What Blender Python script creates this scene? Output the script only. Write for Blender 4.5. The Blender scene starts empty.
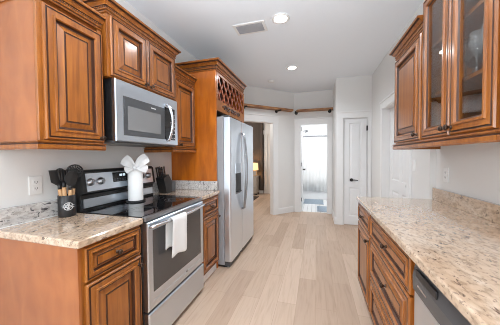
import bpy, bmesh, math, random
from mathutils import Vector, Matrix
random.seed(7)
scene = bpy.context.scene
COL = scene.collection

# ------------------------------------------------------------------ camera
F_PX, YAW, PITCH, ROLL, EYE = 227.0, 0.2829, -0.0281, -0.0067, 1.3056
cam_d = bpy.data.cameras.new('camera'); cam = bpy.data.objects.new('camera', cam_d); COL.objects.link(cam)
cam_d.sensor_fit = 'HORIZONTAL'; cam_d.sensor_width = 36.0; cam_d.lens = 36.0 * F_PX / 500.0
cam_d.clip_start = 0.02
fwd = Vector((-math.sin(YAW) * math.cos(PITCH), math.cos(YAW) * math.cos(PITCH), math.sin(PITCH)))
right0 = Vector((math.cos(YAW), math.sin(YAW), 0)); up0 = right0.cross(fwd)
right = right0 * math.cos(ROLL) + up0 * math.sin(ROLL)
up = up0 * math.cos(ROLL) - right0 * math.sin(ROLL)
cam.matrix_world = Matrix(((right.x, up.x, -fwd.x, 0), (right.y, up.y, -fwd.y, 0), (right.z, up.z, -fwd.z, EYE), (0, 0, 0, 1)))
scene.camera = cam

# ------------------------------------------------------------------ world, exposure, large lights
scene.view_settings.view_transform = 'Standard'
scene.view_settings.look = 'None'
scene.view_settings.gamma = 1.0
scene.view_settings.use_curve_mapping = False
scene.view_settings.exposure = -0.12
scene.cycles.use_denoising = True
scene.cycles.filter_width = 1.0
scene.cycles.max_bounces = 10
scene.cycles.diffuse_bounces = 6
scene.cycles.glossy_bounces = 6
scene.cycles.sample_clamp_indirect = 6.0
world = bpy.data.worlds.new('world'); scene.world = world; world.use_nodes = True
world.node_tree.nodes['Background'].inputs[0].default_value = (0.86, 0.93, 1.0, 1)
world.node_tree.nodes['Background'].inputs[1].default_value = 1.6

def area(name, loc, target, sx, sy, power, color=(1, 1, 1), spread=180):
    d = bpy.data.lights.new(name, 'AREA'); d.shape = 'RECTANGLE'; d.size = sx; d.size_y = sy
    d.energy = power; d.color = color; d.spread = math.radians(spread)
    o = bpy.data.objects.new(name, d); COL.objects.link(o); o.location = loc
    o.rotation_euler = (Vector(target) - Vector(loc)).to_track_quat('-Z', 'Y').to_euler()
    return o
area('back_fill', (-0.3, -3.05, 1.45), (-0.1, 3.0, 1.45), 2.0, 2.3, 18, (0.86, 0.94, 1.0))  # fill light added behind the camera to brighten the room
area('left_fill', (-1.66, -0.95, 1.45), (0.9, 0.1, 1.35), 1.3, 1.3, 56, (0.86, 0.94, 1.0))  # side fill added to brighten the right wall and cabinets
area('right_fill', (0.98, -1.45, 1.3), (-1.7, 1.3, 1.0), 1.1, 1.2, 46, (0.84, 0.93, 1.0))  # fill added to lift the left wall below its cabinets
area('ceiling_fill', (-0.4, -0.15, 1.75), (-0.38, 0.45, 2.755), 0.5, 0.5, 46, (0.84, 0.93, 1.0), 105)  # unseen upward light added to brighten the ceiling
area('bathroom_fill', (0.1, 5.62, 2.45), (0.0, 6.95, 1.3), 0.9, 0.5, 31, (0.96, 0.98, 1.0))  # fill added inside the doorway to brighten the shower curtain
area('bedroom_fill', (-3.6, 5.8, 2.5), (-1.8, 7.2, 0.8), 1.2, 1.2, 65, (1.0, 0.96, 0.9))  # unseen fill added to brighten the bedroom
CAN_POWER = 8.5
CAN_COLOR = (0.90, 0.95, 1.0)

# ------------------------------------------------------------------ materials
def new_mat(name):
    m = bpy.data.materials.new(name); m.use_nodes = True
    nt = m.node_tree; return m, nt, nt.nodes['Principled BSDF']

def simple(name, col, rough=0.5, metal=0.0, coat=0.0, spec=None, bump=0.0, bscale=200):
    m, nt, b = new_mat(name)
    b.inputs['Base Color'].default_value = (*col, 1); b.inputs['Roughness'].default_value = rough
    b.inputs['Metallic'].default_value = metal; b.inputs['Coat Weight'].default_value = coat
    if spec is not None: b.inputs['Specular IOR Level'].default_value = spec
    tc = nt.nodes.new('ShaderNodeTexCoord'); nz = nt.nodes.new('ShaderNodeTexNoise')
    nz.inputs['Scale'].default_value = bscale if bump else 6
    nt.links.new(tc.outputs['Object'], nz.inputs['Vector'])
    if bump:
        bp = nt.nodes.new('ShaderNodeBump'); bp.inputs['Strength'].default_value = bump; bp.inputs['Distance'].default_value = 0.002
        nt.links.new(nz.outputs['Fac'], bp.inputs['Height']); nt.links.new(bp.outputs['Normal'], b.inputs['Normal'])
    else:
        mx = nt.nodes.new('ShaderNodeMixRGB'); mx.inputs['Fac'].default_value = 1
        mx.inputs[1].default_value = (*[c * 0.96 for c in col], 1); mx.inputs[2].default_value = (*[min(1, c * 1.03) for c in col], 1)
        nt.links.new(nz.outputs['Fac'], mx.inputs['Fac']); nt.links.new(mx.outputs[0], b.inputs['Base Color'])
    return m

def ramp(nt, stops):
    r = nt.nodes.new('ShaderNodeValToRGB'); e = r.color_ramp.elements
    e[0].position, e[0].color = stops[0][0], (*stops[0][1], 1)
    e[1].position, e[1].color = stops[-1][0], (*stops[-1][1], 1)
    for p, c in stops[1:-1]:
        x = e.new(p); x.color = (*c, 1)
    return r

def wood(name, dark, mid, light, scale=(16, 16, 1.2), rough=0.36, coat=0.6):
    m, nt, b = new_mat(name)
    tc = nt.nodes.new('ShaderNodeTexCoord'); mp = nt.nodes.new('ShaderNodeMapping'); mp.inputs['Scale'].default_value = scale
    nz = nt.nodes.new('ShaderNodeTexNoise'); nz.inputs['Scale'].default_value = 2.2; nz.inputs['Detail'].default_value = 6; nz.inputs['Distortion'].default_value = 0.6
    r = ramp(nt, [(0.3, dark), (0.5, mid), (0.72, light)])
    n2 = nt.nodes.new('ShaderNodeTexNoise'); n2.inputs['Scale'].default_value = 5
    mx = nt.nodes.new('ShaderNodeMixRGB'); mx.blend_type = 'MULTIPLY'; mx.inputs['Fac'].default_value = 0.5
    r2 = ramp(nt, [(0.3, (0.78, 0.76, 0.74)), (0.7, (1.12, 1.1, 1.08))])
    L = nt.links.new
    L(tc.outputs['Object'], mp.inputs['Vector']); L(mp.outputs[0], nz.inputs['Vector']); L(nz.outputs['Fac'], r.inputs[0])
    L(tc.outputs['Object'], n2.inputs['Vector']); L(n2.outputs['Fac'], r2.inputs[0])
    L(r.outputs[0], mx.inputs[1]); L(r2.outputs[0], mx.inputs[2]); L(mx.outputs[0], b.inputs['Base Color'])
    b.inputs['Roughness'].default_value = rough; b.inputs['Coat Weight'].default_value = coat; b.inputs['Coat Roughness'].default_value = 0.17
    b.inputs['Specular IOR Level'].default_value = 0.35
    return m

WOOD = wood('stained_maple', (0.20, 0.058, 0.008), (0.285, 0.088, 0.011), (0.37, 0.125, 0.018))
PANEL = wood('stained_end_panel', (0.30, 0.088, 0.019), (0.345, 0.106, 0.024), (0.39, 0.126, 0.03), (6, 6, 2))
ORANGE = wood('stained_tall_panel', (0.37, 0.09, 0.004), (0.48, 0.125, 0.006), (0.58, 0.165, 0.01), (7, 7, 1.5))
GLAZE = simple('dark_glaze', (0.06, 0.02, 0.009), 0.45)
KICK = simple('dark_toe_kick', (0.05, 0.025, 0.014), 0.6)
SHELFWOOD = wood('oak_rail', (0.22, 0.09, 0.035), (0.34, 0.16, 0.065), (0.46, 0.24, 0.11), (3, 3, 3), 0.5, 0.0)
LATT = wood('lattice_wood', (0.24, 0.06, 0.025), (0.30, 0.08, 0.034), (0.36, 0.10, 0.045))
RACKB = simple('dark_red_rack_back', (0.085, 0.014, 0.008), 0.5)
CABIN = simple('cabinet_interior', (0.62, 0.55, 0.52), 0.45)
BRONZE = simple('oil_rubbed_bronze', (0.06, 0.036, 0.025), 0.3, 0.7)
BLACKM = simple('black_iron', (0.02, 0.019, 0.018), 0.45, 0.3)

def steel(name, base, rough):
    m, nt, b = new_mat(name)
    tc = nt.nodes.new('ShaderNodeTexCoord'); mp = nt.nodes.new('ShaderNodeMapping'); mp.inputs['Scale'].default_value = (3, 3, 260)
    nz = nt.nodes.new('ShaderNodeTexNoise'); nz.inputs['Scale'].default_value = 3
    r = ramp(nt, [(0.3, (rough - 0.02,) * 3), (0.7, (rough + 0.03,) * 3)])
    L = nt.links.new
    L(tc.outputs['Object'], mp.inputs['Vector']); L(mp.outputs[0], nz.inputs['Vector']); L(nz.outputs['Fac'], r.inputs[0]); L(r.outputs[0], b.inputs['Roughness'])
    b.inputs['Base Color'].default_value = (*base, 1); b.inputs['Metallic'].default_value = 1
    return m
STEEL = steel('brushed_steel', (0.65, 0.71, 0.78), 0.30)
FSTEEL = steel('fridge_steel', (0.80, 0.86, 0.93), 0.33)
DWSTEEL = steel('dishwasher_steel', (0.74, 0.77, 0.80), 0.46)
STEELD = steel('satin_dark_steel', (0.34, 0.345, 0.36), 0.34)
CHROME = simple('polished_steel', (0.72, 0.74, 0.77), 0.26, 1.0)
FSIDE = simple('grey_painted_steel', (0.33, 0.33, 0.345), 0.42)
BLACKG = simple('black_glass', (0.008, 0.008, 0.009), 0.04, 0, 0.2)
DGLASS = simple('smoked_oven_glass', (0.055, 0.052, 0.052), 0.06, 0, 0.3)
MGLASS = simple('microwave_mesh_window', (0.19, 0.19, 0.19), 0.12, 0, 0.3)
BLACKP = simple('black_plastic', (0.014, 0.014, 0.015), 0.38)
DGREY = simple('charcoal_plastic', (0.06, 0.062, 0.066), 0.32)
WHITEP = simple('white_plastic', (0.80, 0.80, 0.79), 0.35)
TRIMW = simple('white_trim_paint', (0.80, 0.80, 0.795), 0.35)
DOORW = simple('white_door_paint', (0.78, 0.785, 0.79), 0.35)
WALL = simple('greige_wall_paint', (0.745, 0.74, 0.725), 0.85, bump=0.15, bscale=160)
BWALL = simple('bathroom_wall_paint', (0.86, 0.86, 0.86), 0.7)
CEIL = simple('ceiling_paint', (0.845, 0.89, 0.94), 0.92, bump=0.4, bscale=90)
BROWNW = simple('brown_accent_wall', (0.085, 0.062, 0.05), 0.8)
CLOTH = simple('white_terry', (0.84, 0.84, 0.83), 0.95, bump=0.6, bscale=500)
PAPER = simple('white_paper_towel', (0.85, 0.85, 0.84), 0.9, bump=0.5, bscale=120)
RIBBON = simple('white_mesh_ribbon', (0.84, 0.845, 0.85), 0.7, bump=0.5, bscale=300)
BEECH = simple('pale_beech', (0.60, 0.36, 0.18), 0.5)
MATBLUE = simple('blue_grey_bath_mat', (0.36, 0.42, 0.48), 0.95, bump=0.8, bscale=200)
TUBW = simple('tub_enamel', (0.86, 0.86, 0.86), 0.2)
RUGD = simple('dark_rug', (0.06, 0.04, 0.03), 0.95)
MIRRORY = simple('silvered_nightstand', (0.5, 0.45, 0.4), 0.3, 0.35)

def emit(name, col, s):
    m, nt, b = new_mat(name)
    b.inputs['Base Color'].default_value = (*col, 1)
    b.inputs['Emission Color'].default_value = (*col, 1); b.inputs['Emission Strength'].default_value = s
    return m
BULB = emit('lamp_diffuser', (1.0, 0.93, 0.8), 9.0)
SHADE = emit('lit_lamp_shade', (1.0, 0.70, 0.36), 1.0)
DIGIT = emit('display_digits', (0.75, 0.9, 1.0), 1.2)

def glass(name, alpha_col=(1, 1, 1), rough=0.0):
    m, nt, b = new_mat(name)
    b.inputs['Base Color'].default_value = (*alpha_col, 1); b.inputs['Roughness'].default_value = rough
    b.inputs['Transmission Weight'].default_value = 1.0; b.inputs['IOR'].default_value = 1.45
    return m
def thin_glass(name, base=0.06):
    m = bpy.data.materials.new(name); m.use_nodes = True; nt = m.node_tree; nt.nodes.clear()
    o = nt.nodes.new('ShaderNodeOutputMaterial'); mx = nt.nodes.new('ShaderNodeMixShader')
    t = nt.nodes.new('ShaderNodeBsdfTransparent'); g = nt.nodes.new('ShaderNodeBsdfGlossy'); g.inputs['Roughness'].default_value = 0.01
    lw = nt.nodes.new('ShaderNodeLayerWeight'); lw.inputs['Blend'].default_value = 0.5
    pw = nt.nodes.new('ShaderNodeMath'); pw.operation = 'POWER'; pw.inputs[1].default_value = 4.0
    f = nt.nodes.new('ShaderNodeMath'); f.operation = 'MULTIPLY_ADD'; f.inputs[1].default_value = 0.85; f.inputs[2].default_value = base
    L = nt.links.new
    L(lw.outputs['Facing'], pw.inputs[0]); L(pw.outputs[0], f.inputs[0]); L(f.outputs[0], mx.inputs[0]); L(t.outputs[0], mx.inputs[1]); L(g.outputs[0], mx.inputs[2]); L(mx.outputs[0], o.inputs[0])
    t.inputs[0].default_value = (0.93, 0.94, 0.94, 1)
    return m
PANE = thin_glass('window_glass')
STEMG = simple('stemware_glass', (0.93, 0.94, 0.95), 0.06, spec=1.0)
STEMG.node_tree.nodes['Principled BSDF'].inputs['Alpha'].default_value = 0.17

def granite(name, base, mids, fleck, rough=0.12, fleck_amt=0.64, cloud=2.5):
    m, nt, b = new_mat(name); L = nt.links.new
    tc = nt.nodes.new('ShaderNodeTexCoord')
    mp = nt.nodes.new('ShaderNodeMapping'); mp.inputs['Rotation'].default_value = (0, 0, 0.5); mp.inputs['Scale'].default_value = (1, 0.55, 1)
    L(tc.outputs['Object'], mp.inputs['Vector'])
    def noise(s, d=5, dist=0.0):
        n = nt.nodes.new('ShaderNodeTexNoise'); n.inputs['Scale'].default_value = s; n.inputs['Detail'].default_value = d; n.inputs['Distortion'].default_value = dist
        L(mp.outputs[0], n.inputs['Vector']); return n
    a = noise(cloud, 8, 1.2); ra = ramp(nt, [(0.36, mids[0]), (0.5, base), (0.64, mids[1])]); L(a.outputs['Fac'], ra.inputs[0])
    c = noise(62, 5); rc = ramp(nt, [(0.36, (0.64, 0.61, 0.58)), (0.47, (0.95, 0.94, 0.93)), (0.64, (1.12, 1.12, 1.12))]); L(c.outputs['Fac'], rc.inputs[0])
    mx = nt.nodes.new('ShaderNodeMixRGB'); mx.blend_type = 'MULTIPLY'; mx.inputs['Fac'].default_value = 0.8
    L(ra.outputs[0], mx.inputs[1]); L(rc.outputs[0], mx.inputs[2])
    f = noise(38, 4, 0.5); rf = ramp(nt, [(fleck_amt, (0, 0, 0)), (fleck_amt + 0.05, (1, 1, 1))]); L(f.outputs['Fac'], rf.inputs[0])
    f2 = noise(95, 3); rf2 = ramp(nt, [(0.60, (0, 0, 0)), (0.66, (0.75, 0.75, 0.75))]); L(f2.outputs['Fac'], rf2.inputs[0])
    m2 = nt.nodes.new('ShaderNodeMixRGB'); m2.inputs[2].default_value = (*fleck, 1); L(rf.outputs[0], m2.inputs[0]); L(mx.outputs[0], m2.inputs[1])
    m3 = nt.nodes.new('ShaderNodeMixRGB'); m3.inputs[2].default_value = (*[x * 1.5 + 0.02 for x in fleck], 1); L(rf2.outputs[0], m3.inputs[0]); L(m2.outputs[0], m3.inputs[1])
    L(m3.outputs[0], b.inputs['Base Color'])
    b.inputs['Roughness'].default_value = rough; b.inputs['Coat Weight'].default_value = 0.8; b.inputs['Coat Roughness'].default_value = 0.02
    return m
GRAN = granite('tan_granite', (0.54, 0.40, 0.285), [(0.50, 0.36, 0.25), (0.58, 0.455, 0.345)], (0.14, 0.095, 0.07), 0.09, 0.635, 9)
GRANW = granite('pale_granite_splash', (0.60, 0.58, 0.56), [(0.50, 0.49, 0.49), (0.68, 0.67, 0.66)], (0.08, 0.075, 0.08), 0.2, 0.62, 6)

def floor_mat():
    m, nt, b = new_mat('oak_plank_floor'); L = nt.links.new
    tc = nt.nodes.new('ShaderNodeTexCoord'); sp = nt.nodes.new('ShaderNodeSeparateXYZ'); cb = nt.nodes.new('ShaderNodeCombineXYZ')
    L(tc.outputs['Object'], sp.inputs[0]); L(sp.outputs['Y'], cb.inputs['X']); L(sp.outputs['X'], cb.inputs['Y'])
    br = nt.nodes.new('ShaderNodeTexBrick'); br.inputs['Scale'].default_value = 1.0
    br.inputs['Brick Width'].default_value = 1.22; br.inputs['Row Height'].default_value = 0.165
    br.inputs['Mortar Size'].default_value = 0.0014; br.inputs['Mortar Smooth'].default_value = 0.2; br.offset = 0.37; br.offset_frequency = 2
    br.inputs['Color1'].default_value = (0.43, 0.305, 0.22, 1); br.inputs['Color2'].default_value = (0.56, 0.42, 0.32, 1); br.inputs['Mortar'].default_value = (0.36, 0.25, 0.175, 1)
    L(cb.outputs[0], br.inputs['Vector'])
    mp = nt.nodes.new('ShaderNodeMapping'); mp.inputs['Scale'].default_value = (1.3, 16, 1); L(cb.outputs[0], mp.inputs['Vector'])
    nz = nt.nodes.new('ShaderNodeTexNoise'); nz.inputs['Scale'].default_value = 2.4; nz.inputs['Detail'].default_value = 7; nz.inputs['Distortion'].default_value = 0.7
    L(mp.outputs[0], nz.inputs['Vector'])
    r = ramp(nt, [(0.28, (0.84, 0.80, 0.76)), (0.5, (1.0, 0.99, 0.98)), (0.75, (1.07, 1.07, 1.07))]); L(nz.outputs['Fac'], r.inputs[0])
    mx = nt.nodes.new('ShaderNodeMixRGB'); mx.blend_type = 'MULTIPLY'; mx.inputs['Fac'].default_value = 0.85
    L(br.outputs['Color'], mx.inputs[1]); L(r.outputs[0], mx.inputs[2]); L(mx.outputs[0], b.inputs['Base Color'])
    b.inputs['Roughness'].default_value = 0.42
    return m
FLOOR = floor_mat()
def tile_mat():
    m, nt, b = new_mat('white_floor_tile'); L = nt.links.new
    tc = nt.nodes.new('ShaderNodeTexCoord'); br = nt.nodes.new('ShaderNodeTexBrick'); br.offset = 0
    br.inputs['Scale'].default_value = 1.0; br.inputs['Brick Width'].default_value = 0.1; br.inputs['Row Height'].default_value = 0.1; br.inputs['Mortar Size'].default_value = 0.006
    br.inputs['Color1'].default_value = (0.86, 0.86, 0.85, 1); br.inputs['Color2'].default_value = (0.83, 0.83, 0.83, 1); br.inputs['Mortar'].default_value = (0.55, 0.54, 0.53, 1)
    L(tc.outputs['Object'], br.inputs['Vector']); L(br.outputs['Color'], b.inputs['Base Color']); b.inputs['Roughness'].default_value = 0.25
    return m
TILE = tile_mat()

# ------------------------------------------------------------------ mesh helpers
class MB:
    def __init__(s): s.bm = bmesh.new()
    def face(s, vs, mi=0):
        try:
            f = s.bm.faces.new(vs); f.material_index = mi; return f
        except ValueError: return None
    def box(s, x0, x1, y0, y1, z0, z1, mi=0, bev=0.0, seg=2):
        x0, x1 = min(x0, x1), max(x0, x1); y0, y1 = min(y0, y1), max(y0, y1); z0, z1 = min(z0, z1), max(z0, z1)
        v = [s.bm.verts.new(p) for p in ((x0, y0, z0), (x1, y0, z0), (x1, y1, z0), (x0, y1, z0), (x0, y0, z1), (x1, y0, z1), (x1, y1, z1), (x0, y1, z1))]
        fs = [s.face([v[i] for i in q], mi) for q in ((0, 3, 2, 1), (4, 5, 6, 7), (0, 1, 5, 4), (1, 2, 6, 5), (2, 3, 7, 6), (3, 0, 4, 7))]
        if bev:
            es = {e for f in fs for e in f.edges}
            r = bmesh.ops.bevel(s.bm, geom=list(es), offset=bev, segments=seg, affect='EDGES', profile=0.5)
            for f in r['faces']: f.material_index = mi
        return s
    def prism(s, poly, z0, z1, mi=0):
        a = [s.bm.verts.new((x, y, z0)) for x, y in poly]; b = [s.bm.verts.new((x, y, z1)) for x, y in poly]
        s.face(a[::-1], mi); s.face(b, mi); n = len(poly)
        for i in range(n): s.face([a[i], a[(i + 1) % n], b[(i + 1) % n], b[i]], mi)
        return s
    def extrude_poly(s, pts, vec, mi=0):
        a = [s.bm.verts.new(p) for p in pts]; b = [s.bm.verts.new(Vector(p) + Vector(vec)) for p in pts]
        s.face(a[::-1], mi); s.face(b, mi); n = len(pts)
        for i in range(n): s.face([a[i], a[(i + 1) % n], b[(i + 1) % n], b[i]], mi)
        return s
    def lathe(s, c, prof, seg=20, mi=0, axis=(0, 0, 1), smooth=True):
        ax = Vector(axis).normalized(); t = Vector((1, 0, 0)) if abs(ax.x) < 0.9 else Vector((0, 1, 0))
        u = ax.cross(t).normalized(); w = ax.cross(u); c = Vector(c); rows = []
        for r, h in prof:
            if r < 1e-6: rows.append([s.bm.verts.new(c + ax * h)])
            else: rows.append([s.bm.verts.new(c + ax * h + (u * math.cos(2 * math.pi * k / seg) + w * math.sin(2 * math.pi * k / seg)) * r) for k in range(seg)])
        for a, b in zip(rows, rows[1:]):
            for k in range(seg):
                k2 = (k + 1) % seg
                if len(a) == 1 and len(b) == 1: continue
                if len(a) == 1: f = s.face([a[0], b[k], b[k2]], mi)
                elif len(b) == 1: f = s.face([a[k], b[0], a[k2]], mi)
                else: f = s.face([a[k], b[k], b[k2], a[k2]], mi)
                if f and smooth: f.smooth = True
        if tuple(prof[0]) != tuple(prof[-1]):
            for row in (rows[0], rows[-1]):
                if len(row) > 2: s.face(row, mi)
        return s
    def tube(s, pts, rad, seg=8, mi=0, flat=1.0):
        pts = [Vector(p) for p in pts]; rows = []; ref = None
        for i, p in enumerate(pts):
            d = (pts[min(i + 1, len(pts) - 1)] - pts[max(i - 1, 0)]).normalized()
            if ref is None: ref = Vector((0, 0, 1)) if abs(d.z) < 0.9 else Vector((0, 1, 0))
            u = (ref - d * ref.dot(d)).normalized(); w = d.cross(u); ref = u
            r = rad[i] if isinstance(rad, (list, tuple)) else rad
            rows.append([s.bm.verts.new(p + (u * math.cos(2 * math.pi * k / seg) + w * flat * math.sin(2 * math.pi * k / seg)) * r) for k in range(seg)])
        for a, b in zip(rows, rows[1:]):
            for k in range(seg):
                f = s.face([a[k], b[k], b[(k + 1) % seg], a[(k + 1) % seg]], mi)
                if f: f.smooth = True
        s.face(rows[0], mi); s.face(rows[-1], mi)
        return s
    def rings(s, O, u, v, n, w, h, prof, mats, cap=0, back=True, hole=False):
        """raised-panel profile: nested rectangles (inset, height); mats[i] is the band between ring i and i+1"""
        O, u, v, n = Vector(O), Vector(u), Vector(v), Vector(n); R = []
        for ins, d in prof:
            R.append([s.bm.verts.new(O + u * a + v * b + n * d) for a, b in ((ins, ins), (w - ins, ins), (w - ins, h - ins), (ins, h - ins))])
        for i in range(len(R) - 1):
            for k in range(4): s.face([R[i][k], R[i][(k + 1) % 4], R[i + 1][(k + 1) % 4], R[i + 1][k]], mats[i])
        if hole:
            for k in range(4): s.face([R[-1][k], R[-1][(k + 1) % 4], R[0][(k + 1) % 4], R[0][k]], 0)
        else:
            s.face(R[-1], cap)
            if back: s.face(R[0][::-1], 0)
        return s
    def sweep(s, path, prof, z0, mats=None, side=1):
        """moulding: path of XY points, profile (out, up); side=+1 puts 'out' to the right of travel"""
        P = [Vector((x, y)) for x, y in path]; rows = []
        for i, p in enumerate(P):
            ns = []
            if i > 0: d = (P[i] - P[i - 1]).normalized(); ns.append(Vector((d.y, -d.x)) * side)
            if i < len(P) - 1: d = (P[i + 1] - P[i]).normalized(); ns.append(Vector((d.y, -d.x)) * side)
            n = ns[0] if len(ns) == 1 else (ns[0] + ns[1]) / (1 + ns[0].dot(ns[1]))
            rows.append([s.bm.verts.new((p.x + n.x * o, p.y + n.y * o, z0 + z)) for o, z in prof])
        m = len(prof)
        for a, b in zip(rows, rows[1:]):
            for k in range(m): s.face([a[k], b[k], b[(k + 1) % m], a[(k + 1) % m]], mats[k] if mats else 0)
        s.face(rows[0]); s.face(rows[-1])
        return s
    def build(s, name, mats, parent=None, smooth=False):
        bmesh.ops.recalc_face_normals(s.bm, faces=s.bm.faces[:])
        base = Vector((0, 0, 0))
        if parent is not None:
            q = parent
            while q is not None: base += Vector(q.location); q = q.parent
            bmesh.ops.translate(s.bm, verts=s.bm.verts[:], vec=-base)
        me = bpy.data.meshes.new(name); s.bm.to_mesh(me); s.bm.free()
        for m in (mats if isinstance(mats, (list, tuple)) else [mats]): me.materials.append(m)
        if smooth:
            for p in me.polygons: p.use_smooth = True
        o = bpy.data.objects.new(name, me); COL.objects.link(o)
        if parent is not None: o.parent = parent
        return o

def tag(o, label, cat, group=None):
    o['label'] = label; o['category'] = cat
    if group: o['group'] = group
    return o
def thing(name, loc, label, cat, group=None):
    o = bpy.data.objects.new(name, None); COL.objects.link(o); o.location = loc; o.empty_display_size = 0.05
    return tag(o, label, cat, group)
def struct(name, mb, mats, parent=None):
    o = mb.build(name, mats, parent); 
    if parent is None: o['kind'] = 'structure'
    return o

# ------------------------------------------------------------------ room shell
XL, XR, XR2, YS, CZ = -1.70, 1.016, 0.97, 2.376, 2.755
P0, P1 = Vector((-0.49, 5.36)), Vector((-1.70, 4.15))
AD = (P1 - P0).normalized(); AN = Vector((-0.7071, 0.7071))     # along the angled wall; into the bedroom
def ap(s_, t=0.0): q = P0 + AD * s_ + AN * t; return (q.x, q.y)
def aprism(mb, s0, s1, t0, t1, z0, z1, mi=0): mb.prism([ap(s0, t0), ap(s1, t0), ap(s1, t1), ap(s0, t1)], z0, z1, mi); return mb
ALEN = (P1 - P0).length

struct('floor', MB().box(-4.7, 1.9, -3.3, 8.1, -0.1, 0.0), FLOOR)
struct('ceiling', MB().box(-4.7, 1.9, -3.3, 8.1, CZ, CZ + 0.1), CEIL)
LW0, LW1 = -1.6, -0.3
struct('wall_left', MB().box(XL - 0.1, XL, -3.1, LW0, 0, CZ).box(XL - 0.1, XL, LW1, 4.19, 0, CZ).box(XL - 0.1, XL, LW0, LW1, 0, 0.8).box(XL - 0.1, XL, LW0, LW1, 2.1, CZ), WALL)
w2 = struct('added_window_2', MB().box(XL - 0.09, XL - 0.01, LW0, LW1, 0.8, 0.85).box(XL - 0.09, XL - 0.01, LW0, LW1, 2.05, 2.1).box(XL - 0.09, XL - 0.01, LW0, LW0 + 0.05, 0.85, 2.05).box(XL - 0.09, XL - 0.01, LW1 - 0.05, LW1, 0.85, 2.05), TRIMW)  # made-up window out of view, added to go with the left fill
MB().box(XL - 0.052, XL - 0.048, LW0 + 0.05, LW1 - 0.05, 0.851, 2.049).build('pane', PANE, w2)
RW0, RW1 = -2.05, -0.85
struct('wall_right', MB().box(XR, XR + 0.12, -3.1, RW0, 0, CZ).box(XR, XR + 0.12, RW1, YS, 0, CZ).box(XR, XR + 0.12, RW0, RW1, 0, 0.7).box(XR, XR + 0.12, RW0, RW1, 2.1, CZ), WALL)
w3 = struct('added_window_3', MB().box(XR + 0.01, XR + 0.09, RW0, RW1, 0.7, 0.75).box(XR + 0.01, XR + 0.09, RW0, RW1, 2.05, 2.1).box(XR + 0.01, XR + 0.09, RW0, RW0 + 0.05, 0.75, 2.05).box(XR + 0.01, XR + 0.09, RW1 - 0.05, RW1, 0.75, 2.05), TRIMW)  # made-up window out of view, added to go with the right fill
MB().box(XR + 0.048, XR + 0.052, RW0 + 0.05, RW1 - 0.05, 0.751, 2.049).build('pane', PANE, w3)
# hallway side wall with a cased door opening
S0, S1 = 2.86, 3.82
struct('wall_hall', MB().box(XR2, XR2 + 0.12, YS, S0, 0, CZ).box(XR2, XR2 + 0.12, S1, 4.58, 0, CZ).box(XR2, XR2 + 0.12, S0, S1, 2.0, CZ), WALL)
# closet front
struct('wall_closet', MB().box(0.355, 0.497, 4.58, 4.68, 0, CZ).box(0.897, XR2 + 0.12, 4.58, 4.68, 0, CZ).box(0.497, 0.897, 4.58, 4.68, 2.0, CZ)
       .box(0.355, 0.455, 4.68, 5.36, 0, CZ), WALL)
struct('wall_far', MB().box(-0.49, -0.355, 5.36, 5.46, 0, CZ).box(0.255, 0.455, 5.36, 5.46, 0, CZ).box(-0.355, 0.255, 5.36, 5.46, 2.03, CZ), WALL)
O0, O1 = 0.585, 1.43
wa = MB(); aprism(wa, 0, O0, 0, 0.1, 0, CZ); aprism(wa, O1, ALEN, 0, 0.1, 0, CZ); aprism(wa, O0, O1, 0, 0.1, 2.04, CZ)
struct('wall_angled', wa, WALL)
WX0, WX1, WZ0, WZ1 = -1.2, 0.9, 0.25, 2.6
struct('wall_back', MB().box(-1.8, WX0, -3.2, -3.1, 0, CZ).box(WX1, XR + 0.12, -3.2, -3.1, 0, CZ).box(WX0, WX1, -3.2, -3.1, 0, WZ0).box(WX0, WX1, -3.2, -3.1, WZ1, CZ), WALL)
w1 = struct('added_window_1', MB().box(WX0, WX1, -3.19, -3.11, WZ0, WZ0 + 0.05).box(WX0, WX1, -3.19, -3.11, WZ1 - 0.05, WZ1).box(WX0, WX0 + 0.05, -3.19, -3.11, WZ0 + 0.05, WZ1 - 0.05)
            .box(WX1 - 0.05, WX1, -3.19, -3.11, WZ0 + 0.05, WZ1 - 0.05).box(-0.125, -0.075, -3.18, -3.12, WZ0 + 0.05, WZ1 - 0.05), TRIMW)  # unseen window added so light enters from behind the camera
MB().box(WX0 + 0.05, -0.126, -3.152, -3.148, WZ0 + 0.051, WZ1 - 0.051).box(-0.074, WX1 - 0.05, -3.152, -3.148, WZ0 + 0.051, WZ1 - 0.051).build('pane', PANE, w1)
# bathroom and bedroom shells
struct('wall_bathroom', MB().box(-0.95, -0.85, 5.5, 7.9, 0, CZ).box(0.9, 1.0, 5.47, 7.9, 0, CZ).box(-0.95, 1.0, 7.8, 7.9, 0, CZ).box(0.456, 0.9, 5.47, 5.5, 0, CZ), BWALL)
struct('floor_bathroom', MB().box(-0.85, 0.9, 5.42, 7.8, 0.0005, 0.004), TILE)
struct('wall_bedroom', MB().box(-4.6, -4.5, 4.05, 7.95, 0, CZ).box(-4.5, -1.8, 4.05, 4.15, 0, CZ), WALL)
struct('wall_accent', MB().box(-4.5, -1.74, 7.72, 7.82, 0.1, CZ).box(-4.5, -1.74, 7.74, 7.82, 0, 0.1), BROWNW)
struct('wall_bedroom_right', MB().box(-1.74, -0.96, 7.72, 7.82, 0, CZ), TRIMW)
struct('baseboard_bedroom', MB().box(-4.5, -1.76, 7.70, 7.718, 0, 0.11), TRIMW)

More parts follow.
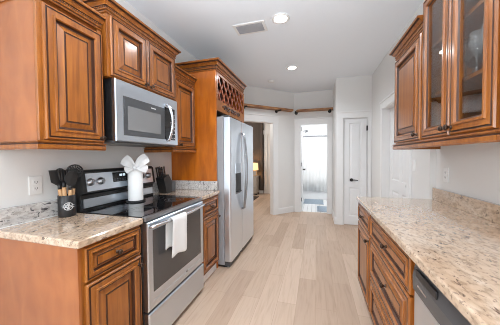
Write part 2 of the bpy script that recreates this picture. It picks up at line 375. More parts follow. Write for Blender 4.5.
# casings, caps, baseboards
def casing(name, mb): return struct(name, mb, TRIMW)
tb = MB(); tb.box(-0.468, -0.357, 5.338, 5.359, 0, 2.03).box(0.257, 0.35, 5.338, 5.359, 0, 2.03).box(-0.474, 0.35, 5.336, 5.359, 2.03, 2.135).box(-0.48, 0.352, 5.325, 5.359, 2.135, 2.16)
tb.box(-0.3545, -0.3395, 5.345, 5.462, 0, 2.015).box(0.2395, 0.2545, 5.345, 5.462, 0, 2.015).box(-0.3545, 0.2545, 5.345, 5.462, 2.015, 2.0295)
casing('trim_1', tb)
ta = MB(); aprism(ta, O0 - 0.12, O0 - 0.005, -0.022, -0.001, 0, 2.04); aprism(ta, O1 + 0.012, O1 + 0.11, -0.022, -0.001, 0, 2.04)
aprism(ta, O0 - 0.13, O1 + 0.12, -0.024, -0.001, 2.04, 2.165); aprism(ta, O0 - 0.145, O1 + 0.13, -0.04, -0.001, 2.165, 2.19)
aprism(ta, O0 - 0.012, O0 - 0.0005, -0.012, 0.11, 0, 2.04) if False else None
aprism(ta, O0 + 0.0005, O0 + 0.014, -0.02, 0.104, 0, 2.025); aprism(ta, O1 - 0.014, O1 - 0.0005, -0.02, 0.104, 0, 2.025); aprism(ta, O0 + 0.0005, O1 - 0.0005, -0.02, 0.104, 2.025, 2.0395)
casing('trim_2', ta)
tc_ = MB(); tc_.box(0.378, 0.487, 4.559, 4.579, 0, 2.0).box(0.905, 0.966, 4.559, 4.579, 0, 2.0).box(0.374, 0.968, 4.557, 4.579, 2.0, 2.10).box(0.366, 0.969, 4.545, 4.579, 2.10, 2.125)
tc_.box(0.4975, 0.505, 4.565, 4.682, 0, 1.992).box(0.889, 0.8965, 4.565, 4.682, 0, 1.992).box(0.4975, 0.8965, 4.565, 4.682, 1.992, 1.9995)
casing('trim_3', tc_)
td = MB(); td.box(XR2 - 0.021, XR2 - 0.001, S0 - 0.09, S0 - 0.01, 0, 2.0).box(XR2 - 0.021, XR2 - 0.001, S1 + 0.01, S1 + 0.1, 0, 2.0).box(XR2 - 0.023, XR2 - 0.001, S0 - 0.1, S1 + 0.11, 2.0, 2.09).box(XR2 - 0.036, XR2 - 0.001, S0 - 0.11, S1 + 0.125, 2.09, 2.112)
td.box(XR2 - 0.015, XR2 + 0.122, S0 + 0.0005, S0 + 0.014, 0, 1.986).box(XR2 - 0.015, XR2 + 0.122, S1 - 0.014, S1 - 0.0005, 0, 1.986).box(XR2 - 0.015, XR2 + 0.122, S0 + 0.0005, S1 - 0.0005, 1.986, 1.9995)
casing('trim_4', td)
BBP = [(0.001, 0), (0.016, 0), (0.016, 0.105), (0.011, 0.122), (0.008, 0.13), (0.001, 0.13)]
struct('baseboard_angled', MB().sweep([ap(0.03), ap(O0 - 0.122)], BBP, 0, side=-1), TRIMW)
struct('baseboard_closet', MB().sweep([(0.355, 5.335), (0.355, 4.581)], BBP, 0, side=1).sweep([(0.341, 4.58), (0.377, 4.58)], BBP, 0, side=1), TRIMW)
struct('baseboard_hall', MB().sweep([(XR2, YS + 0.02), (XR2, S0 - 0.092)], BBP, 0, side=-1).sweep([(XR2, S1 + 0.102), (XR2, 4.54)], BBP, 0, side=-1), TRIMW)

# doors
def slab_door(name, O, u, n, w, h, t, panels, mat=DOORW):
    """flat slab with recessed, raised-field panels on the face"""
    O, u, n = Vector(O), Vector(u), Vector(n); v = Vector((0, 0, 1)); mb = MB()
    prof = [(0, 0), (0.012, -0.009), (0.02, -0.009), (0.045, -0.002)]
    xs = [0] + [c for p in panels for c in (p[0], p[1])] + [w]
    zs = sorted({0, h} | {p[2] for p in panels} | {p[3] for p in panels}); us = sorted(set(xs))
    for i in range(len(us) - 1):
        for j in range(len(zs) - 1):
            a0, a1, b0, b1 = us[i], us[i + 1], zs[j], zs[j + 1]
            if any(abs(p[0] - a0) < 1e-6 and abs(p[2] - b0) < 1e-6 for p in panels):
                mb.rings(O + u * a0 + v * b0, u, v, n, a1 - a0, b1 - b0, prof, [0, 0, 0], back=False)
            else:
                mb.face([mb.bm.verts.new(O + u * a + v * b) for a, b in ((a0, b0), (a1, b0), (a1, b1), (a0, b1))])
    bmesh.ops.remove_doubles(mb.bm, verts=mb.bm.verts[:], dist=1e-5)
    c = [O, O + u * w, O + u * w + v * h, O + v * h]; f = [mb.bm.verts.new(p) for p in c]; b = [mb.bm.verts.new(p - n * t) for p in c]
    mb.face(b)
    for k in range(4): mb.face([f[k], f[(k + 1) % 4], b[(k + 1) % 4], b[k]])
    bmesh.ops.remove_doubles(mb.bm, verts=mb.bm.verts[:], dist=1e-5)
    o = mb.build(name, mat); o['kind'] = 'structure'; return o
def hinge(x, y, z, parent, dx=0.012, dy=0.006): return MB().box(x - dx, x + dx, y - dy, y + dy, z - 0.045, z + 0.045, bev=0.002).build('hinge', BLACKM, parent)
d1 = slab_door('door_1', (0.508, 4.585, 0.008), (1, 0, 0), (0, -1, 0), 0.378, 1.98, 0.035, [(0.085, 0.293, 0.16, 0.70), (0.085, 0.293, 0.81, 1.90)])
k1 = MB().lathe((0.637, 4.584, 0.85), [(0.03, 0), (0.03, 0.008), (0.012, 0.012), (0.012, 0.045), (0.0, 0.045)], 16, axis=(0, -1, 0)).tube([(0.637, 4.543, 0.85), (0.68, 4.541, 0.852), (0.74, 4.545, 0.846)], [0.011, 0.009, 0.007]).build('lever_handle', BLACKM, d1)
hinge(0.889, 4.557, 1.80, d1); hinge(0.889, 4.557, 0.25, d1)
# bathroom door, swung fully open against the left
d2 = slab_door('door_2', (-0.327, 5.49, 0.012), (0, 1, 0), (1, 0, 0), 0.60, 1.995, 0.035, [(0.11, 0.49, 0.16, 0.80), (0.11, 0.49, 0.95, 1.86)])
MB().lathe((-0.326, 6.03, 0.95), [(0.03, 0), (0.03, 0.008), (0.012, 0.012), (0.012, 0.04), (0.026, 0.046), (0.026, 0.06), (0, 0.064)], 16, axis=(1, 0, 0)).build('knob', BLACKM, d2)
for hz in (1.93, 0.27, 1.1): hinge(-0.331, 5.478, hz, d2, 0.006, 0.012)
d3 = slab_door('door_3', (XR2 + 0.075, S1 - 0.016, 0.008), (0, -1, 0), (-1, 0, 0), S1 - S0 - 0.032, 1.975, 0.035, [(0.13, 0.41, 0.2, 0.8), (0.52, 0.80, 0.2, 0.8), (0.13, 0.41, 0.95, 1.85), (0.52, 0.80, 0.95, 1.85)])
MB().lathe((XR2 + 0.074, S0 + 0.09, 0.95), [(0.03, 0), (0.03, 0.008), (0.012, 0.012), (0.012, 0.04), (0.026, 0.046), (0.026, 0.06), (0, 0.064)], 16, axis=(-1, 0, 0)).build('knob', BLACKM, d3)

# ------------------------------------------------------------------ cabinet kit
W3 = [WOOD, GLAZE, PANEL]
DOORP = [(0, 0), (0, 0.014), (0.005, 0.021), (0.011, 0.021), (0.013, 0.016), (0.018, 0.016), (0.020, 0.021), (0.044, 0.021), (0.047, 0.028), (0.056, 0.028), (0.060, 0.020), (0.063, 0.008), (0.074, 0.008), (0.101, 0.020), (0.103, 0.016), (0.109, 0.016), (0.111, 0.0205)]
DOORM = [0, 0, 0, 1, 1, 1, 0, 0, 0, 0, 1, 1, 0, 1, 1, 1]
DRWP = [(0, 0), (0, 0.014), (0.004, 0.020), (0.008, 0.020), (0.0095, 0.0165), (0.0135, 0.0165), (0.015, 0.020), (0.025, 0.020), (0.027, 0.026), (0.033, 0.026), (0.036, 0.018), (0.038, 0.009), (0.045, 0.009), (0.057, 0.0185), (0.0585, 0.015), (0.0625, 0.015), (0.064, 0.019)]
DRWM = DOORM
CROWN = [(0, 0), (0.010, 0), (0.012, 0.010), (0.007, 0.013), (0.007, 0.020), (0.016, 0.022), (0.018, 0.032), (0.014, 0.036), (0.014, 0.050), (0.024, 0.052), (0.026, 0.058), (0.040, 0.076), (0.046, 0.078), (0.043, 0.082), (0.043, 0.088), (0.058, 0.090), (0.062, 0.097), (0.062, 0.110), (0, 0.110)]
CROWNM = [0, 0, 1, 1, 0, 0, 1, 1, 1, 0, 0, 0, 1, 1, 1, 0, 0, 0, 0]
RAILP = [(0, 0.045), (0, 0), (0.014, 0), (0.020, 0.008), (0.020, 0.026), (0.015, 0.030), (0.015, 0.034), (0.024, 0.040), (0.024, 0.045)]
RAILM = [0, 0, 0, 0, 1, 1, 0, 0, 0]
KNOB_ME = {}
def knob(p, n, parent, big=1.0):
    key = (tuple(n), big)
    if key not in KNOB_ME:
        o = MB().lathe((0, 0, 0), [(0.010 * big, 0), (0.010 * big, 0.003), (0.006 * big, 0.006), (0.0055 * big, 0.013), (0.011 * big, 0.018), (0.015 * big, 0.024), (0.014 * big, 0.029), (0.008 * big, 0.033), (0, 0.034)], 14, axis=n).build('knob', BRONZE)
        KNOB_ME[key] = o.data; bpy.data.objects.remove(o)
    o = bpy.data.objects.new('knob', KNOB_ME[key]); COL.objects.link(o); o.parent = parent
    base = Vector(); q = parent
    while q is not None: base += Vector(q.location); q = q.parent
    o.location = Vector(p) - base
    return o
def door_x(name, x, sx, y0, y1, z0, z1, parent, prof=DOORP, mats=DOORM):
    """cabinet door or drawer front on the plane X=x facing sx; returns the part"""
    u = (0, 1, 0)
    return MB().rings((x, y0, z0), u, (0, 0, 1), (sx, 0, 0), y1 - y0, z1 - z0, prof, mats, 0).build(name, W3, parent)
def crown(parent, path, z0, side, dent=True, sc=1.0, name='crown_moulding'):
    prof = [(o * sc, z * sc) for o, z in CROWN]
    mb = MB().sweep(path, prof, z0, CROWNM, side)
    P = [Vector(p) for p in path]
    for a, b in zip(P, P[1:]):                    # rope-like row of small beads
        d = (b - a); L = d.length; d.normalize(); n = Vector((d.y, -d.x)) * side
        k = int(L / 0.014)
        for i in range(k):
            c = a + d * (i + 0.5) * L / k + n * 0.0145 * sc
            z = z0 + 0.043 * sc; r = 0.0050 * (0.6 + 0.4 * sc)
            vs = [mb.bm.verts.new((c.x + d.x * e * r + n.x * g * r, c.y + d.y * e * r + n.y * g * r, z + f * r * 1.1)) for e, f, g in ((-1, -1, -.9), (1, -1, -.9), (1, 1, -.9), (-1, 1, -.9), (-.6, -.6, .7), (.6, -.6, .7), (.6, .6, .7), (-.6, .6, .7))]
            for q in ((0, 1, 5, 4), (1, 2, 6, 5), (2, 3, 7, 6), (3, 0, 4, 7), (4, 5, 6, 7)): mb.face([vs[t] for t in q])
    return mb.build(name, W3, parent)
def light_rail(parent, path, z1, side): return MB().sweep(path, RAILP, z1 - 0.045, RAILM, side).build('light_rail', W3, parent)

# ------------------------------------------------------------------ left base cabinets
def base_cab_left(y0, y1, label, dr, toe):
    FX = -1.087
    t = thing('base_cabinet', (-1.39, (y0 + y1) / 2, 0), label, 'cabinet')
    MB().box(XL + 0.003, FX - 0.02, y0 + 0.004, y1 - 0.004, 0.10, 0.874).build('carcass', WOOD, t)
    f = MB().box(FX - 0.02, FX, y0, y0 + 0.03, 0.10, 0.874, bev=0.002).box(FX - 0.02, FX, y1 - 0.03, y1, 0.10, 0.874, bev=0.002).box(FX - 0.02, FX, y0 + 0.03, y1 - 0.03, 0.10, 0.135).box(FX - 0.02, FX, y0 + 0.03, y1 - 0.03, 0.675, 0.70).box(FX - 0.02, FX, y0 + 0.03, y1 - 0.03, 0.852, 0.874)
    f.build('face_frame', WOOD, t)
    d = door_x('drawer', FX, 1, y0 + 0.012, y1 - 0.012, 0.695, 0.862, t, DRWP, DRWM)
    knob((FX + 0.019, (y0 + y1) / 2, 0.778), (1, 0, 0), d)
    o = door_x('door', FX, 1, y0 + 0.012, y1 - 0.012, 0.115, 0.680, t)
    knob((FX + 0.021, y1 - 0.036, 0.632), (1, 0, 0), o)
    MB().box(XL + 0.003, -1.16, y0 + 0.004, y1 - 0.004, 0.001, 0.10).build('toe_kick', KICK, t)
    if toe: MB().box(-1.16, -1.105, y0 + 0.004, y1 - 0.002, 0.001, 0.075, bev=0.006).build('shoe_moulding', TRIMW, t)
    return t
ca = base_cab_left(0.806, 1.190, 'wooden base cabinet with one drawer and door, near side of the range', 1, False)
MB().box(XL + 0.003, -1.09, 0.796, 0.8055, 0.10, 0.874).box(-1.09, -1.085, 0.792, 0.8055, 0.1, 0.874).build('end_panel', PANEL, ca)
base_cab_left(1.975, 2.385, 'wooden base cabinet with drawer and door between range and fridge', 1, True)

def worktop(name, x0, x1, y0, y1, label, mat=GRAN): 
    o = MB().box(x0, x1, y0, y1, 0.876, 0.914, bev=0.008, seg=3).build(name, mat); return tag(o, label, 'countertop')
worktop('countertop', XL + 0.0015, -1.060, 0.776, 1.195, 'tan granite countertop with the black utensil crock on it')
worktop('countertop', XL + 0.0015, -1.060, 1.968, 2.396, 'short tan granite countertop between range and fridge panel')
tag(MB().box(XL + 0.001, XL + 0.029, 0.779, 1.195, 0.9145, 1.020, bev=0.003).build('backsplash', GRANW), 'speckled pale granite backsplash strip below the left wall outlet', 'backsplash')
bs = thing('backsplash', (-1.4, 2.38, 0.9145), 'speckled pale granite corner backsplash strip beside the fridge panel', 'backsplash')
MB().box(XL + 0.001, XL + 0.029, 1.985, 2.37, 0.9145, 1.020, bev=0.003).build('side_strip', GRANW, bs)
MB().box(XL + 0.001, -1.085, 2.370, 2.398, 0.9145, 1.020, bev=0.003).build('end_strip', GRANW, bs)
tag(MB().box(XL + 0.0292, XL + 0.0335, 0.78, 1.194, 0.9142, 0.9185, bev=0.0015).build('caulk_bead', WHITEP), 'white caulk bead along foot of the left backsplash', 'caulk')

# ------------------------------------------------------------------ left wall cabinets
FU = -1.372
def upper_left(y0, y1, z0, z1, fx, label, doors, crown_path, zc, rail, end_mat=WOOD):
    t = thing('wall_cabinet', (-1.53, (y0 + y1) / 2, z0), label, 'cabinet')
    MB().box(XL + 0.002, fx - 0.019, y0, y1, z0, z1).build('carcass', end_mat, t)
    MB().box(fx - 0.019, fx, y0, y0 + 0.03, z0, z1, bev=0.002).box(fx - 0.019, fx, y1 - 0.03, y1, z0, z1, bev=0.002).box(fx - 0.019, fx, y0 + 0.03, y1 - 0.03, z0, z0 + 0.04).box(fx - 0.019, fx, y0 + 0.03, y1 - 0.03, z1 - 0.05, z1).build('face_frame', WOOD, t)
    for (a, b, c, d, ky) in doors:
        o = door_x('door', fx, 1, a, b, c, d, t); knob((fx + 0.021, ky, c + 0.028), (1, 0, 0), o, 0.95)
    crown(t, crown_path, zc, 1, sc=0.75)
    return t
u1 = upper_left(0.826, 1.196, 1.395, 2.20, FU, 'tall wooden wall cabinet with one raised-panel door left of microwave', [(0.846, 1.188, 1.402, 2.112, 1.160)],
                [(XL + 0.002, 0.826), (FU, 0.826), (FU, 1.196)], 2.142, True, PANEL)
light_rail(u1, [(XL + 0.003, 0.826), (FU, 0.826), (FU, 1.196)], 1.394, 1)
FM = -1.331
u2 = upper_left(1.200, 1.955, 1.846, 2.30, FM, 'wide two-door wooden wall cabinet above the microwave', [(1.216, 1.556, 1.856, 2.252, 1.528), (1.563, 1.937, 1.856, 2.252, 1.592)],
                [(XL + 0.002, 1.200), (FM, 1.200), (FM, 1.955), (XL + 0.002, 1.955)], 2.262, False)
u3 = upper_left(1.958, 2.392, 1.395, 2.16, FU, 'narrow wooden wall cabinet between microwave and fridge tower', [(1.98, 2.372, 1.402, 2.095, 2.06)],
                [(FU, 1.958), (FU, 2.392)], 2.125, True)
light_rail(u3, [(XL + 0.003, 1.958), (FU, 1.958), (FU, 2.392)], 1.394, 1)

# ------------------------------------------------------------------ fridge tower: panels, wine rack, carved rail
FT = -1.10
t = thing('fridge_surround', (-1.4, 2.9, 0), 'tall wooden fridge surround with lattice wine rack and crown on top', 'cabinet')
MB().box(XL + 0.002, FT, 2.400, 2.420, 0.001, 2.29).build('side_panel', ORANGE, t)
MB().box(XL + 0.002, FT, 3.434, 3.454, 0.001, 2.29).build('side_panel', ORANGE, t)
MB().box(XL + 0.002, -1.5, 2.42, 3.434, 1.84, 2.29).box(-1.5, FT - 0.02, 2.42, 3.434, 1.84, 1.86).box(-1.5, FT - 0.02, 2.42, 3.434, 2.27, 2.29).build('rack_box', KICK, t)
MB().box(FT - 0.02, FT + 0.004, 2.42, 2.45, 1.84, 2.29).box(FT - 0.02, FT + 0.004, 3.424, 3.454, 1.84, 2.29).box(FT - 0.02, FT + 0.004, 2.45, 3.424, 2.255, 2.29).box(FT - 0.02, FT + 0.004, 2.45, 3.424, 1.84, 1.965).build('face_frame', WOOD, t)
ly0, ly1, lz0, lz1 = 2.45, 3.424, 1.965, 2.255
def clip_bar(y, z, dy, dz):
    ts = []
    a, b = -9, 9
    for p, d, lo, hi in ((y, dy, ly0, ly1), (z, dz, lz0, lz1)):
        q0, q1 = (lo - p) / d, (hi - p) / d; a = max(a, min(q0, q1)); b = min(b, max(q0, q1))
    return (a, b) if b - a > 0.02 else None
lat = MB(); st = 0.145
for sgn, x0, x1 in ((1, -1.118, -1.108), (-1, -1.107, -1.097)):
    k = ly0 - 0.6
    while k < ly1 + 0.6:
        r = clip_bar(k, (lz0 + lz1) / 2, 0.62, 0.785 * sgn)
        if r:
            a, b = r; ya, za = k + 0.62 * a, (lz0 + lz1) / 2 + 0.785 * sgn * a; yb, zb = k + 0.62 * b, (lz0 + lz1) / 2 + 0.785 * sgn * b
            h = 0.011; ny, nz = -0.785 * sgn * h, 0.62 * h
            lat.extrude_poly([(x0, ya + ny, za + nz), (x0, yb + ny, zb + nz), (x0, yb - ny, zb - nz), (x0, ya - ny, za - nz)], (x1 - x0, 0, 0))
        k += st
lat.build('wine_lattice', LATT, t)
# backboards of deep red wood seen between the laths
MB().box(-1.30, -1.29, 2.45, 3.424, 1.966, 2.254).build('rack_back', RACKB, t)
ap_ = MB()                                        # carved scroll on the rail
for i in range(5):
    yc = 2.66 + i * 0.125; s_ = 1 if i % 2 == 0 else -1
    pts = [(FT + 0.008, yc + 0.052 * (1 - q / 14) * math.cos(q * 0.55) * s_, 1.905 + 0.036 * (1 - q / 15) * math.sin(q * 0.55)) for q in range(13)]
    ap_.tube(pts, [0.011 - 0.0005 * q for q in range(13)], 6)
ap_.tube([(FT + 0.006, 2.58 + 0.03 * q, 1.905 + 0.022 * math.sin(q * 0.8)) for q in range(22)], 0.007, 6)
ap_.build('carved_scroll', GLAZE, t)  # dark colour on the whole scroll stands in for shading of the relief
crown(t, [(XL + 0.002, 2.400), (FT + 0.004, 2.400), (FT + 0.004, 3.40)], 2.288, 1)

# ------------------------------------------------------------------ refrigerator
FR = -0.94
r = thing('refrigerator', (-1.3, 2.93, 0), 'stainless side by side refrigerator with ice dispenser and long handles', 'refrigerator')
MB().box(-1.66, -1.025, 2.432, 3.428, 0.03, 1.765, bev=0.006).build('body', FSIDE, r)
def fdoor(name, y0, y1):
    mb = MB(); z0, z1 = 0.075, 1.755; n = 10; h = (y1 - y0) / 2; yc = (y0 + y1) / 2; x0 = -1.02
    a = [(x0, y0), (FR - 0.028, y0)] + [(FR - 0.024 + 0.024 * math.cos(math.pi / 2 * (1 - q / 4)) , y0 + 0.020 * (1 - math.sin(math.pi / 2 * (1 - q / 4))) ) for q in range(1, 5)] if False else None
    pts = [(x0, y0)]
    for q in range(6): an = math.pi / 2 * q / 5; pts.append((FR - 0.024 + 0.024 * math.sin(an), y0 + 0.024 * (1 - math.cos(an))))
    for q in range(6): an = math.pi / 2 * (1 - q / 5); pts.append((FR - 0.024 + 0.024 * math.sin(an), y1 - 0.024 * (1 - math.cos(an))))
    pts.append((x0, y1))
    mb.prism(pts, z0, z1)
    return mb.build(name, FSTEEL, r)
fd = fdoor('freezer_door', 2.434, 2.848); rd = fdoor('fridge_door', 2.856, 3.428)
def fhandle(y, parent, sgn):
    pts = [(FR - 0.002, y, 1.60)]
    for q in range(15):
        a = q / 14; pts.append((FR + 0.028 + 0.034 * math.sin(math.pi * a), y + sgn * 0.020 * math.sin(math.pi * a), 1.60 - 0.98 * a))
    pts.append((FR - 0.002, y, 0.62))
    MB().tube(pts, 0.010, 8).build('handle', STEELD, parent)
fhandle(2.832, fd, -1); fhandle(2.874, rd, 1)
dp = MB().box(FR - 0.002, FR + 0.004, 2.590, 2.808, 1.095, 1.215, bev=0.003).build('dispenser_panel', STEEL, fd)
MB().box(FR - 0.002, FR + 0.003, 2.590, 2.605, 0.84, 1.094).box(FR - 0.002, FR + 0.003, 2.793, 2.808, 0.84, 1.094).box(FR - 0.002, FR + 0.003, 2.605, 2.793, 0.84, 0.86).box(FR - 0.002, FR + 0.0008, 2.606, 2.792, 0.861, 1.094, 1).box(FR - 0.001, FR + 0.02, 2.62, 2.775, 0.862, 0.872, 1).build('dispenser_recess', [STEELD, BLACKP], fd)
MB().box(-1.03, -0.965, 2.445, 2.835, 0.012, 0.068, bev=0.004).box(-1.03, -0.965, 2.865, 3.42, 0.012, 0.068, bev=0.004).build('kick_grille', DGREY, r)
MB().box(-1.62, -1.0, 2.45, 3.41, 0.001, 0.03).build('base_rollers', BLACKP, r)
for y in (2.48, 3.385): MB().box(-1.06, -0.965, y - 0.03, y + 0.03, 1.756, 1.782, bev=0.006).build('hinge_cover', DGREY, r)

# ------------------------------------------------------------------ range
R0, R1 = 1.203, 1.960
g = thing('range', (-1.37, 1.57, 0), 'stainless freestanding electric range with black glass cooktop', 'range')
MB().box(XL + 0.02, -1.085, R0, R1, 0.02, 0.895).build('body', BLACKP, g)
MB().box(XL + 0.05, -1.14, R0 + 0.03, R1 - 0.03, 0.001, 0.02).build('foot_rail', BLACKP, g)
MB().box(-1.61, -1.080, R0 - 0.004, R1 + 0.004, 0.898, 0.917, bev=0.003).build('cooktop', BLACKG, g)
MB().box(-1.080, -1.050, R0 - 0.004, R1 + 0.004, 0.884, 0.917, bev=0.006).build('cooktop_trim', STEELD, g)
for (x, y, rad) in ((-1.23, 1.38, 0.105), (-1.23, 1.77, 0.085), (-1.47, 1.38, 0.075), (-1.47, 1.77, 0.105)):
    for rr in (rad, rad * 0.62): MB().lathe((x, y, 0.9171), [(rr - 0.0015, 0), (rr + 0.0015, 0), (rr + 0.0015, 0.0003), (rr - 0.0015, 0.0003), (rr - 0.0015, 0)], 40).build('burner_ring', DGREY, g)
# backguard, tilted face
bgd = MB().extrude_poly([(XL + 0.004, R0 + 0.004, 0.90), (-1.612, R0 + 0.004, 0.90), (-1.612, R0 + 0.004, 1.028), (-1.582, R0 + 0.004, 1.046), (-1.604, R0 + 0.004, 1.196), (-1.622, R0 + 0.004, 1.210), (XL + 0.004, R0 + 0.004, 1.210)], (0, R1 - R0 - 0.008, 0)).build('backguard', BLACKP, g)
tn = Vector((0.150, 0, 0.022)).normalized()
def on_bg(y, z): return (-1.582 - (z - 1.046) * 0.022 / 0.150, y, z)
def bgplate(y0, y1, z0, z1, th, name, mat, par=bgd):
    a, b, c, d = [Vector(on_bg(y, z)) + tn * 0.0005 for y, z in ((y0, z0), (y1, z0), (y1, z1), (y0, z1))]
    return MB().extrude_poly([a, b, c, d], tn * th).build(name, mat, par)
bgplate(R0 + 0.035, R1 - 0.035, 1.055, 1.186, 0.003, 'control_panel', STEEL)
bgplate(1.462, 1.63, 1.10, 1.178, 0.0045, 'display', BLACKG)
dg = MB()
for i in range(4):
    y = 1.53 + i * 0.014 + (0.005 if i > 1 else 0)
    for (a, b, c, d) in ((0, 0.002, 0, 0.018), (0.007, 0.009, 0, 0.018), (0.002, 0.007, 0.016, 0.018), (0.002, 0.007, 0, 0.002)):
        dg.box(on_bg(0, 1.15)[0] + 0.0045, on_bg(0, 1.15)[0] + 0.0062, y + a, y + b, 1.146 + c, 1.146 + d)
dg.build('digits', DIGIT, bgd)
bt = MB()
for i in range(6):
    for j in range(2): bt.extrude_poly([Vector(on_bg(1.472 + i * 0.026 + a, 1.106 + j * 0.014 + b)) + tn * 0.0045 for a, b in ((0, 0), (0.017, 0), (0.017, 0.008), (0, 0.008))], tn * 0.0008)
bt.build('button', DGREY, bgd)
for y in (1.268, 1.352, 1.775, 1.862):
    kb = MB().lathe(Vector(on_bg(y, 1.122)) + tn * 0.003, [(0.028, 0), (0.028, 0.006), (0.021, 0.008), (0.019, 0.026), (0.0, 0.028)], 18, axis=tn)
    kb.box(on_bg(y, 1.122)[0] + 0.028, on_bg(y, 1.122)[0] + 0.038, y - 0.005, y + 0.005, 1.104, 1.148, bev=0.002)
    kb.build('control_knob', STEELD, bgd)
MB().box(-1.6115, -1.600, R0 + 0.02, R1 - 0.02, 0.935, 1.0, bev=0.003).build('vent_trim', STEEL, g)
# oven door
od = MB().rings((-1.084, R0 + 0.004, 0.287), (0, 1, 0), (0, 0, 1), (1, 0, 0), R1 - R0 - 0.008, 0.590, [(0, 0), (0, 0.036), (0.006, 0.042), (0.052, 0.042), (0.055, 0.039)], [0, 0, 0, 0], 0).build('oven_door', STEEL, g)
MB().box(-1.046, -1.0405, R0 + 0.052, R1 - 0.058, 0.40, 0.818, bev=0.0015).build('oven_window', DGLASS, od)
hp = [(-1.044, R0 + 0.03, 0.846)] + [(-1.020 + 0.028 * math.sin(math.pi * q / 16), R0 + 0.03 + (R1 - R0 - 0.06) * q / 16, 0.848) for q in range(17)] + [(-1.044, R1 - 0.03, 0.846)]
MB().tube(hp, 0.0125, 8).build('handle', CHROME, od)
MB().lathe((-1.0405, 1.66, 0.345), [(0.011, 0), (0.011, 0.0015), (0, 0.002)], 16, axis=(1, 0, 0)).build('badge', STEELD, od)
MB().rings((-1.084, R0 + 0.004, 0.035), (0, 1, 0), (0, 0, 1), (1, 0, 0), R1 - R0 - 0.008, 0.238, [(0, 0), (0, 0.036), (0.008, 0.044), (0.03, 0.046)], [0, 0, 0], 0).build('storage_drawer', STEEL, g)

# towel over the oven handle
def towel():
    mb = MB(); ny, rows = 13, []
    path = [(-0.988, 0.575), (-0.986, 0.62), (-0.983, 0.68), (-0.981, 0.74), (-0.979, 0.80), (-0.976, 0.842), (-0.982, 0.862), (-0.996, 0.868), (-1.012, 0.860), (-1.024, 0.835), (-1.029, 0.78), (-1.031, 0.70), (-1.032, 0.625)]
    for i, (x, z) in enumerate(path):
        row = []
        for j in range(ny):
            f = j / (ny - 1); hang = min(1, abs(i - 7) / 4)
            wave = 0.0045 * math.sin(f * 9 + i * 0.25) * hang * (1 if i < 7 else 0.2)
            y = (1.385 if i < 8 else 1.372) + f * (0.185 if i < 8 else 0.15) + (-0.012 * (6 - i) / 6 * (1 - f) if i < 7 else 0) + 0.004 * math.sin(i * 1.3) * hang
            dz = 0.012 * math.sin(f * 5) if i in (0, len(path) - 1) else 0
            row.append(mb.bm.verts.new((x + wave + 0.007 * math.sin(math.pi * (y - 1.2) / 0.75) * 0 , y, z + dz)))
        rows.append(row)
    for a, b in zip(rows, rows[1:]):
        for k in range(ny - 1):
            f = mb.face([a[k], a[k + 1], b[k + 1], b[k]]); f.smooth = True
    o = mb.build('dish_towel', CLOTH)
    sm = o.modifiers.new('thick', 'SOLIDIFY'); sm.thickness = 0.004; sm.offset = 1
    sb = o.modifiers.new('sub', 'SUBSURF'); sb.levels = 1; sb.render_levels = 1
    return tag(o, 'white dish towel folded over the oven door handle', 'towel')
towel()

# ------------------------------------------------------------------ microwave
M0, M1, MZ0, MZ1, MX = 1.232, 1.948, 1.415, 1.842, -1.302
m = thing('microwave', (-1.5, 1.57, MZ0), 'stainless over-the-range microwave with curved handle above the cooktop', 'microwave')
MB().box(XL + 0.003, MX - 0.032, M0, M1, MZ0 + 0.012, MZ1, bev=0.003).build('body', BLACKP, m)
MB().box(XL + 0.003, MX - 0.02, M0 + 0.006, M1 - 0.006, MZ0 - 0.012, MZ0 + 0.011, bev=0.004).build('vent_base', DGREY, m)
md = MB().rings((MX - 0.031, M0, MZ0), (0, 1, 0), (0, 0, 1), (1, 0, 0), M1 - M0, MZ1 - MZ0, [(0, 0), (0, 0.024), (0.005, 0.031), (0.02, 0.031)], [0, 0, 0], 0).build('door', STEEL, m)
MB().box(MX - 0.001, MX + 0.003, M0 + 0.063, M1 - 0.20, MZ0 + 0.045, MZ1 - 0.105, bev=0.001).build('window_frame', DGREY, md)
MB().box(MX + 0.0031, MX + 0.0045, M0 + 0.10, M1 - 0.255, MZ0 + 0.085, MZ1 - 0.170, bev=0.0005).build('window', MGLASS, md)
MB().box(MX - 0.001, MX + 0.003, M1 - 0.198, M1 - 0.050, MZ0 + 0.045, MZ1 - 0.090, bev=0.001).build('control_panel', BLACKG, m)
for i in range(7):
    for j in range(3): MB().box(MX + 0.0031, MX + 0.0038, M1 - 0.115 + j * 0.024, M1 - 0.105 + j * 0.024, MZ0 + 0.06 + i * 0.036, MZ0 + 0.068 + i * 0.036).build('key', WHITEP, m)
lg = MB()
for i in range(7): lg.box(MX + 0.0031, MX + 0.0038, 1.575 + i * 0.0085, 1.5815 + i * 0.0085, MZ1 - 0.140, MZ1 - 0.132)
lg.build('logo', WHITEP, md)
hh = [(MX, M1 - 0.170, MZ1 - 0.068)] + [(MX + 0.022 + 0.040 * math.sin(math.pi * q / 14), M1 - 0.170, MZ1 - 0.068 - 0.318 * q / 14) for q in range(15)] + [(MX, M1 - 0.170, MZ0 + 0.041)]
MB().tube(hh, 0.014, 8).build('handle', CHROME, m)

